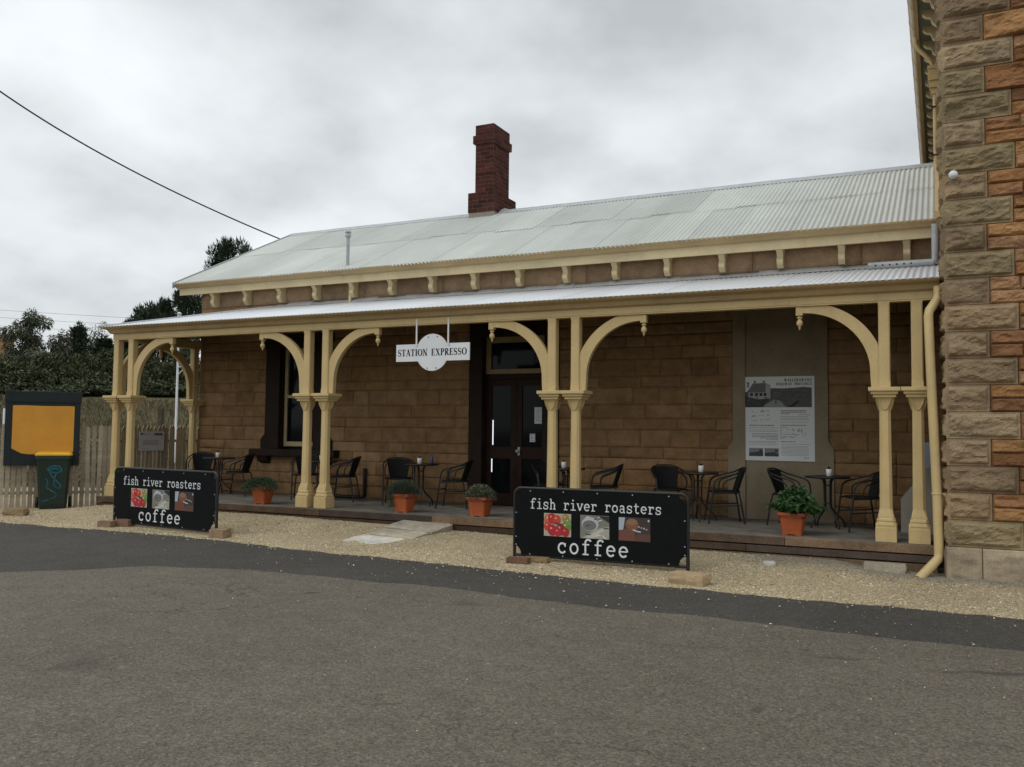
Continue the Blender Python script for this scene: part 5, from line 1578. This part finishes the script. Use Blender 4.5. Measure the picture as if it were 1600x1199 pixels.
FA = np.array([-14.1, .30]); FB = np.array([-17.2, -3.45]); fd = np.array([-.637, -.771]); fn = np.array([.771, -.637])
FRZ = math.atan2(.771, .637)       # board local x runs from left to right
nb = thing('notice_board', 'large notice board with blank orange-yellow panel in a blue-black frame', 'notice board', (FA[0] + fd[0] * 1.8 + fn[0] * .12, FA[1] + fd[1] * 1.8 + fn[1] * .12, 0), FRZ)
f = MB()
f.box((-.02, 0, .55), (.10, .05, 1.86), .006); f.box((1.10, 0, .55), (1.20, .05, 1.86), .006)
f.box((.10, .002, 1.64), (1.10, .05, 1.87), .006); f.box((.10, .002, .55), (1.10, .048, .75), .006)
f.box((-.03, -.012, 1.70), (1.215, .06, 1.90), .006)
f.build('frame', M['notice_frame'], nb)
p = MB()
p.prism([(.10, .86), (.26, .77), (.42, .755), (1.02, .755), (1.10, .80), (1.10, 1.638), (1.0, 1.642), (.6, 1.634), (.30, 1.644), (.10, 1.638)], 'y', .0005, .03)
p.build('panel', M['notice_yellow'], nb)
p = MB().prism([(.10, .752), (.26, .752), (.255, .766), (.10, .85)], 'y', .004, .03); p.build('bare_patch', M['notice_frame'], nb)
for x in (.04, 1.15):
    MB().box((x - .04, .052, .6), (x + .04, .10, 1.8)).build('batten', M['notice_frame'], nb)

pk0 = {}
def fence(name, label, A, B, ztop, step, pointed, loc, cols):
    t = thing(name, label, 'fence', (A[0], A[1], 0), 0)
    A = np.array(A); B = np.array(B); L = np.linalg.norm(B - A); d = (B - A) / L; rz = math.atan2(d[1], d[0])
    n = int(L / step); protos = []
    for k in range(4):
        mb = MB(); c = tuple(np.array(cols[k % len(cols)]))
        w2 = .036
        if pointed: ol = [(-w2, -.36), (w2, -.36), (w2, ztop - .07), (0, ztop), (-w2, ztop - .07)]
        else: ol = [(-w2, -.36), (w2, -.36), (w2, ztop - .03), (0, ztop), (-w2, ztop - .03)]
        mb.prism(ol, 'y', -.011, .011, c)
        protos.append(mb)
    made = {}
    for i in range(n):
        k = rnd.randrange(4)
        if k not in made:
            o = protos[k].build('picket', M['picket'], t); made[k] = o
        else:
            o = made[k].copy(); COL.objects.link(o); o.parent = t
        p = d * (i + .5) * step
        o.location = (p[0] + rnd.uniform(-.004, .004), p[1], rnd.uniform(-.025, .02)); o.rotation_euler = (0, rnd.uniform(-.02, .02), rz)
    nrm = np.array([-d[1], d[0]])
    if nrm @ (np.array([0, -11.5]) - A) > 0: nrm = -nrm
    for z in (.05, 1.0):
        a = nrm * .035; e_ = d * L + nrm * .035
        mb = MB().tube([(a[0], a[1], z), (e_[0], e_[1], z)], .035, 4, cols[0]); mb.build('rail', M['picket'], t)
    for q in np.arange(0, L + .1, 2.2):
        p = d * min(q, L) + nrm * .09
        mb = MB().box((p[0] - .05, p[1] - .05, -.45), (p[0] + .05, p[1] + .05, ztop - .06), .004, cols[1]); mb.build('post', M['picket'], t)
    return t
pc = [(.42, .355, .26), (.36, .305, .225), (.47, .40, .295), (.31, .26, .19)]
fence('picket_fence', 'weathered picket fence behind the wheelie bin and notice board', FA + fd * .02, FB, 1.29, .094, False, None, pc)
fence('picket_fence', 'weathered pointed picket fence across the open end of the veranda', np.array([-14.1, .34]), np.array([-14.05, 3.4]), 1.32, .094, True, None, [(.36, .29, .195), (.32, .26, .175), (.40, .325, .22), (.27, .215, .15)])

fsn = thing('fence_sign', 'small grey information sign on the pointed picket fence', 'sign', (-14.0, .76, .81), PI / 2)
MB().box((0, -.02, 0), (.61, -.012, .375)).build('sheet', paint('grey_sign_sheet', (.46, .455, .45), .5, .08, 5, .02), fsn)
q = MB(); rr = random.Random(2)
rect(q, .03, .09, .31, .345, -.0205, G(.07)); words(q, .10, .24, .318, .012, -.0205, .12, rr); rect(q, .36, .57, .30, .345, -.0205, (.16, .07, .06))
for i in range(5): words(q, .10 - .03 * (i % 2), .53, .20 - i * .022, .009, -.0205, .15, rr, .2)
words(q, .05, .25, .04, .007, -.0205, .17, rr)
q.build('printing', M['print'], fsn)

# ------------------------------------------------------------------ things beyond the fence
def far(px_dir, dist): return px_dir
lp = thing('lamp_post', 'white station lamp post beyond the pointed picket fence', 'lamp post', (-21.8, 9.05, gz(-21.8, 9.05) - .03))
MB().lathe([(.052, 0), (.052, .3), (.04, .32), (.034, 3.6), (.026, 5.0), (.026, 5.02)], (0, 0, 0), 14).build('pole', M['white_paint'], lp)
MB().tube([(0, 0, 3.45), (.2, .13, 3.5), (.42, .27, 3.56), (.55, .36, 3.60)], .022, 8).tube([(.0, 0, 3.2), (.2, .13, 3.45)], .014, 6).build('arm', M['white_paint'], lp)
MB().lathe([(.02, 5.02), (.05, 5.04), (.06, 5.10), (.055, 5.13), (.085, 5.15), (.05, 5.19), (.01, 5.21)], (0, 0, 0), 14).build('lantern', M['white_paint'], lp)

tw = MB().box((-100.0, 55.6, -1), (-98.9, 56.9, 11.7), .02, (.33, .21, .11)); tw.box((-100.1, 55.5, 11.2), (-98.8, 57.0, 11.45), .02, (.30, .19, .10))
tag(tw.build('chimney_stack', M['brick']), 'distant tan brick chimney stack at the left edge above the trees', 'chimney')
mp_ = MB().lathe([(.03, 0), (.03, 1.83), (.026, 1.86)], (-16.1, -.55, -.26), 10)
tag(mp_.build('marker_post', M['white_paint']), 'white marker post behind the fence at the left edge', 'post')
tag(MB().box((-25.14, 11.36, .3), (-24.96, 11.5, 1.95)).build('fence_post', M['bark']), 'short dark timber post standing in the dry grass bank', 'post')

# overhead cables
def cable(name, a, b, sag, r, label):
    a = Vector(a); b = Vector(b); pts = []
    for t in np.linspace(0, 1, 40):
        p = a.lerp(b, t); p.z -= sag * 4 * t * (1 - t); pts.append(p)
    o = MB().tube(pts, r, 6, None, False).build(name, M['wire']); return tag(o, label, 'cable')
O_ = Vector((0, -11.552, 1.2688))
for i, z in enumerate((7.45, 7.05, 6.6)):
    cable('power_line', (-62, 8 + i * .4, z + 1.2), (-34, 33 + i * .4, z + .2), .35, .007, ['topmost', 'middle', 'lowest'][i] + ' of three thin power lines behind the left trees')

# ------------------------------------------------------------------ trees
def tree_mesh(kind, H, Wd, seed, nleaf):
    global NP
    NP = np.random.default_rng(seed); r = random.Random(seed)
    tr_ = MB(); lf = MB()
    tr_.tube([(0, 0, -.6), (r.uniform(-.1, .1), r.uniform(-.1, .1), H * .3), (r.uniform(-.2, .2), r.uniform(-.2, .2), H * .6), (r.uniform(-.2, .2), r.uniform(-.2, .2), H * .93)], [H * .022, H * .017, H * .011, H * .003], 7)
    clumps = []
    if kind == 'gum':
        for i in range(26):
            z = H * r.uniform(.30, .98); a = r.random() * 2 * PI
            rad = Wd * .5 * r.uniform(.15, 1.0) * (1 - .75 * max(0, (z / H - .55)) / .45)
            c = np.array([rad * math.cos(a), rad * math.sin(a), z]); clumps.append((c, Wd * r.uniform(.10, .19), Wd * r.uniform(.09, .16)))
            tr_.tube([(0, 0, z * .6), (c[0] * .5, c[1] * .5, z * .85), tuple(c)], [H * .008, H * .005, H * .002], 5)
        cols = np.array([[.075, .085, .045], [.10, .11, .06], [.05, .06, .034], [.125, .125, .08]]); ll, lw, dr = .20, .075, .5
    elif kind == 'pine':
        k = 0; z = H * .10
        while z < H * .97:
            f_ = 1 - z / H; m_ = 6
            for i in range(m_):
                a = k * 1.1 + i * 2 * PI / m_ + r.uniform(-.3, .3); L = Wd * .5 * (f_ ** .8) * r.uniform(.7, 1.15) + .15
                for q in (.35, .65, 1.0):
                    c = np.array([L * q * math.cos(a), L * q * math.sin(a), z + L * q * .22]); clumps.append((c, .16 * Wd * (.5 + f_ * .5), .10 * Wd * (.5 + f_ * .6)))
                tr_.tube([(0, 0, z), (L * math.cos(a), L * math.sin(a), z + L * .22)], [H * .006, H * .002], 4)
            z += H * .075; k += 1
        for i in range(3): clumps.append((np.array([0, 0, H * (.9 + .05 * i)]), .06 * Wd, .07 * Wd))
        cols = np.array([[.036, .056, .030], [.050, .072, .038], [.024, .037, .022]]); ll, lw, dr = .28, .07, -.15
    elif kind == 'domed':
        for i in range(70):
            z = H * r.uniform(.12, .97); a = r.random() * 2 * PI
            rad = Wd * .5 * math.sqrt(max(0, 1 - ((z / H - .42) / .58) ** 2)) * r.uniform(.35, 1.0)
            c = np.array([rad * math.cos(a), rad * math.sin(a), z]); clumps.append((c, Wd * r.uniform(.06, .12), Wd * r.uniform(.07, .13)))
            tr_.tube([(0, 0, z * .7), (c[0] * .6, c[1] * .6, z * .88), tuple(c)], [H * .007, H * .004, H * .0015], 4)
        cols = np.array([[.036, .056, .030], [.050, .072, .038], [.024, .037, .022]]); ll, lw, dr = .30, .075, -.25
    elif kind == 'bare':
        for i in range(40):
            z = H * r.uniform(.4, .9); a = r.random() * 2 * PI; L = Wd * .5 * r.uniform(.4, 1)
            p1 = (L * .5 * math.cos(a), L * .5 * math.sin(a), z + L * .5); p2 = (L * math.cos(a + .3), L * math.sin(a + .3), z + L * 1.1)
            tr_.tube([(0, 0, z * .9), p1, p2], [.03, .02, .008], 4)
            clumps.append((np.array(p2), .25, .25))
        cols = np.array([[.11, .085, .06], [.08, .065, .045]]); ll, lw, dr = .2, .04, .1
    else:
        for i in range(34):
            d = np.array([r.gauss(0, 1), r.gauss(0, 1), abs(r.gauss(0, 1)) * .9]); d /= np.linalg.norm(d)
            q = r.uniform(.45, 1.0)
            clumps.append((np.array([d[0] * Wd * .5 * q, d[1] * Wd * .5 * q, H * .12 + d[2] * H * .82 * q]), Wd * r.uniform(.12, .2), H * r.uniform(.08, .15)))
            tr_.tube([(0, 0, H * .15), tuple(clumps[-1][0])], [H * .008, H * .002], 4)
        cols = np.array([[.056, .076, .030], [.080, .096, .040], [.034, .048, .022], [.112, .118, .056]]); ll, lw, dr = .20, .09, .1
    per = max(8, nleaf // len(clumps))
    for c, rx, rz_ in clumps:
        d = NP.normal(size=(per, 3)); d /= np.linalg.norm(d, axis=1, keepdims=True)
        C = c + d * (NP.random((per, 1)) ** .45) * np.array([rx, rx, rz_])
        dd = d + NP.normal(size=(per, 3)) * .5 + np.array([0, 0, .9 if kind in ('pine', 'domed') else -.15])
        leaves(lf, C, dd, ll, lw, cols * r.uniform(.75, 1.25), dr)
    return tr_, lf
def far_pt(u_dir, d): pass
protos_t = {}
def tree(kind, H, Wd, x, y, label, seed, nleaf, name, rz=0, proto=None, sc=(1, 1, 1)):
    zb = gz(x, y) + float(hill(np.array([x]), np.array([y]))[0]) - .1
    if proto is not None and proto in protos_t:
        t = copy_tree(protos_t[proto]); t['label'] = label
    else:
        t = thing(name, label, 'tree', (0, 0, 0), 0, 'trees behind the fence')
        a, b = tree_mesh(kind, H, Wd, seed, nleaf)
        a.build('trunk', M['bark'], t); b.build('crown', M['leaf'], t)
        if proto: protos_t[proto] = t
    t.location = (x, y, zb); t.rotation_euler = (0, 0, rz); t.scale = sc
    return t
def at(u, v, d):
    """point seen at photo pixel (u,v), d metres away in plan: used only to stand far trees where the photo has them"""
    f = 1384.3
    b = v - 599.5; a = u - 800
    c, s = math.cos(.0110), math.sin(.0110)
    x = c * a + s * b; yy = -s * a + c * b
    D = [x / f, 1.0, -yy / f]
    c, s = math.cos(.0538), math.sin(.0538)
    Y = c * D[1] - s * D[2]; Zz = s * D[1] + c * D[2]
    c, s = math.cos(.4519), math.sin(.4519)
    V = (c * D[0] - s * Y, s * D[0] + c * Y, Zz); h = math.hypot(V[0], V[1])
    return (V[0] / h * d, -11.552 + V[1] / h * d, 1.2688 + V[2] / h * d)
Pa, Pb, Pc = (Vector(at(0, 143, 21)), Vector(at(240, 284, 22.4)), Vector(at(443, 376, 23.6)))
pts = []
for t in np.linspace(-1.1, 1.10, 50):
    la = (t - .56) * (t - 1) / .56; lb = t * (t - 1) / (.56 * -.44); lc = t * (t - .56) / .44
    pts.append(Pa * la + Pb * lb + Pc * lc)
tag(MB().tube(pts, .017, 6, None, False).build('service_cable', M['wire']), 'thick black service cable sloping down to the roof from the upper left', 'cable')
def stand(kind, u, vtop, wpx, d, label, seed, nleaf, name, proto=None, rz=0.0):
    x, y, zt = at(u, vtop, d)
    zb = gz(x, y) + float(hill(np.array([x]), np.array([y]))[0])
    H = zt - zb; Wd = wpx * d / 1384.3
    if proto is not None and proto in protos_t:
        o = protos_t[proto]; H0, W0 = o['h0'], o['w0']
        t = tree(kind, H, Wd, x, y, label, seed, nleaf, name, rz, proto, (Wd / W0, Wd / W0, H / H0))
    else:
        t = tree(kind, H, Wd, x, y, label, seed, nleaf, name, rz, proto)
        t['h0'] = H; t['w0'] = Wd
    return t
stand('gum', 45, 488, 82, 62, 'tallest grey-green gum tree above the notice board', 101, 8000, 'gum_tree')
stand('gum', 97, 511, 52, 64, 'slender pale gum tree right of the tallest gum', 102, 3000, 'gum_tree')
stand('bush', 22, 560, 95, 54, 'broad dark gum at the far left behind the notice board', 103, 8000, 'gum_tree', 'dense')
stand('pine', 124, 507, 46, 66, 'narrow dark pine with a spike top', 104, 6500, 'pine_tree', 'pine')
stand('bare', 143, 515, 44, 68, 'thin twiggy bare tree among the dark pines', 105, 1200, 'bare_tree')
stand('bush', 84, 545, 90, 56, 'dark bushy tree below the slender pale gum', 106, 8000, 'bushy_tree', 'dense', 1.3)
stand('bush', 130, 548, 80, 57, 'dark bushy tree left of the veranda corner posts', 107, 8000, 'bushy_tree', 'dense', 2.4)
stand('pine', 163, 526, 60, 63, 'dark pine just left of the veranda gutter end', 108, 6500, 'pine_tree', 'pine', 1.0)
stand('bush', 180, 540, 90, 58, 'dark bushy tree behind the first veranda posts', 109, 8000, 'bushy_tree', 'dense', 3.5)
stand('bush', 232, 552, 84, 60, 'dark bushy tree seen through the first veranda arch', 110, 8000, 'bushy_tree', 'dense', 4.4)
stand('pine', 207, 497, 56, 66, 'dark pine tip showing just above the veranda roof', 111, 6500, 'pine_tree', 'pine', 2.0)
stand('domed', 240, 478, 95, 66, 'dark pine above the veranda roof, left of the two', 112, 9000, 'pine_tree', 'dome', 3.1)
stand('domed', 292, 456, 110, 66, 'dark pine nearest the upper gutter end', 113, 9000, 'pine_tree', 'dome', 4.0)
stand('bush', 285, 535, 90, 58, 'dark bushy tree behind the white lamp post', 114, 8000, 'bushy_tree', 'dense', 5.2)
stand('domed', 372, 377, 130, 60, 'tall dark pine rising behind the roof gable', 115, 11000, 'pine_tree')
NP = np.random.default_rng(77)
stand('bush', 60, 595, 120, 50, 'low dark shrub directly behind the notice board', 116, 8000, 'bushy_tree', 'dense', .7)
stand('bush', 150, 590, 110, 52, 'low dark shrub behind the fence corner', 117, 8000, 'bushy_tree', 'dense', 1.9)
stand('bush', 255, 590, 110, 52, 'low dark shrub left of the white lamp post', 118, 8000, 'bushy_tree', 'dense', 2.8)

# dry grass on the bank
NP = np.random.default_rng(5)
n = 42000
s_ = NP.uniform(24, 46, n); t_ = NP.uniform(-16, 22, n)
gx_ = -s_ * .8 + t_ * .6; gy_ = -11.5 + s_ * .6 + t_ * .8
gzz = zg(gx_, gy_) + hill(gx_, gy_) - .05
C = np.stack([gx_, gy_, gzz], -1); D = NP.normal(size=(n, 3)) * .35; D[:, 2] = 1
pt = fbm(np.stack([gx_ * .25, gy_ * .25, gx_ * 0], -1), 3, 9)
gm_ = MB(); leaves(gm_, C, D, .38, .03, np.array([[.155, .125, .066], [.115, .098, .05], [.20, .16, .092], [.075, .072, .034]]), .25)
struct(gm_.build('dry_grass', M['leaf']), 'stuff')
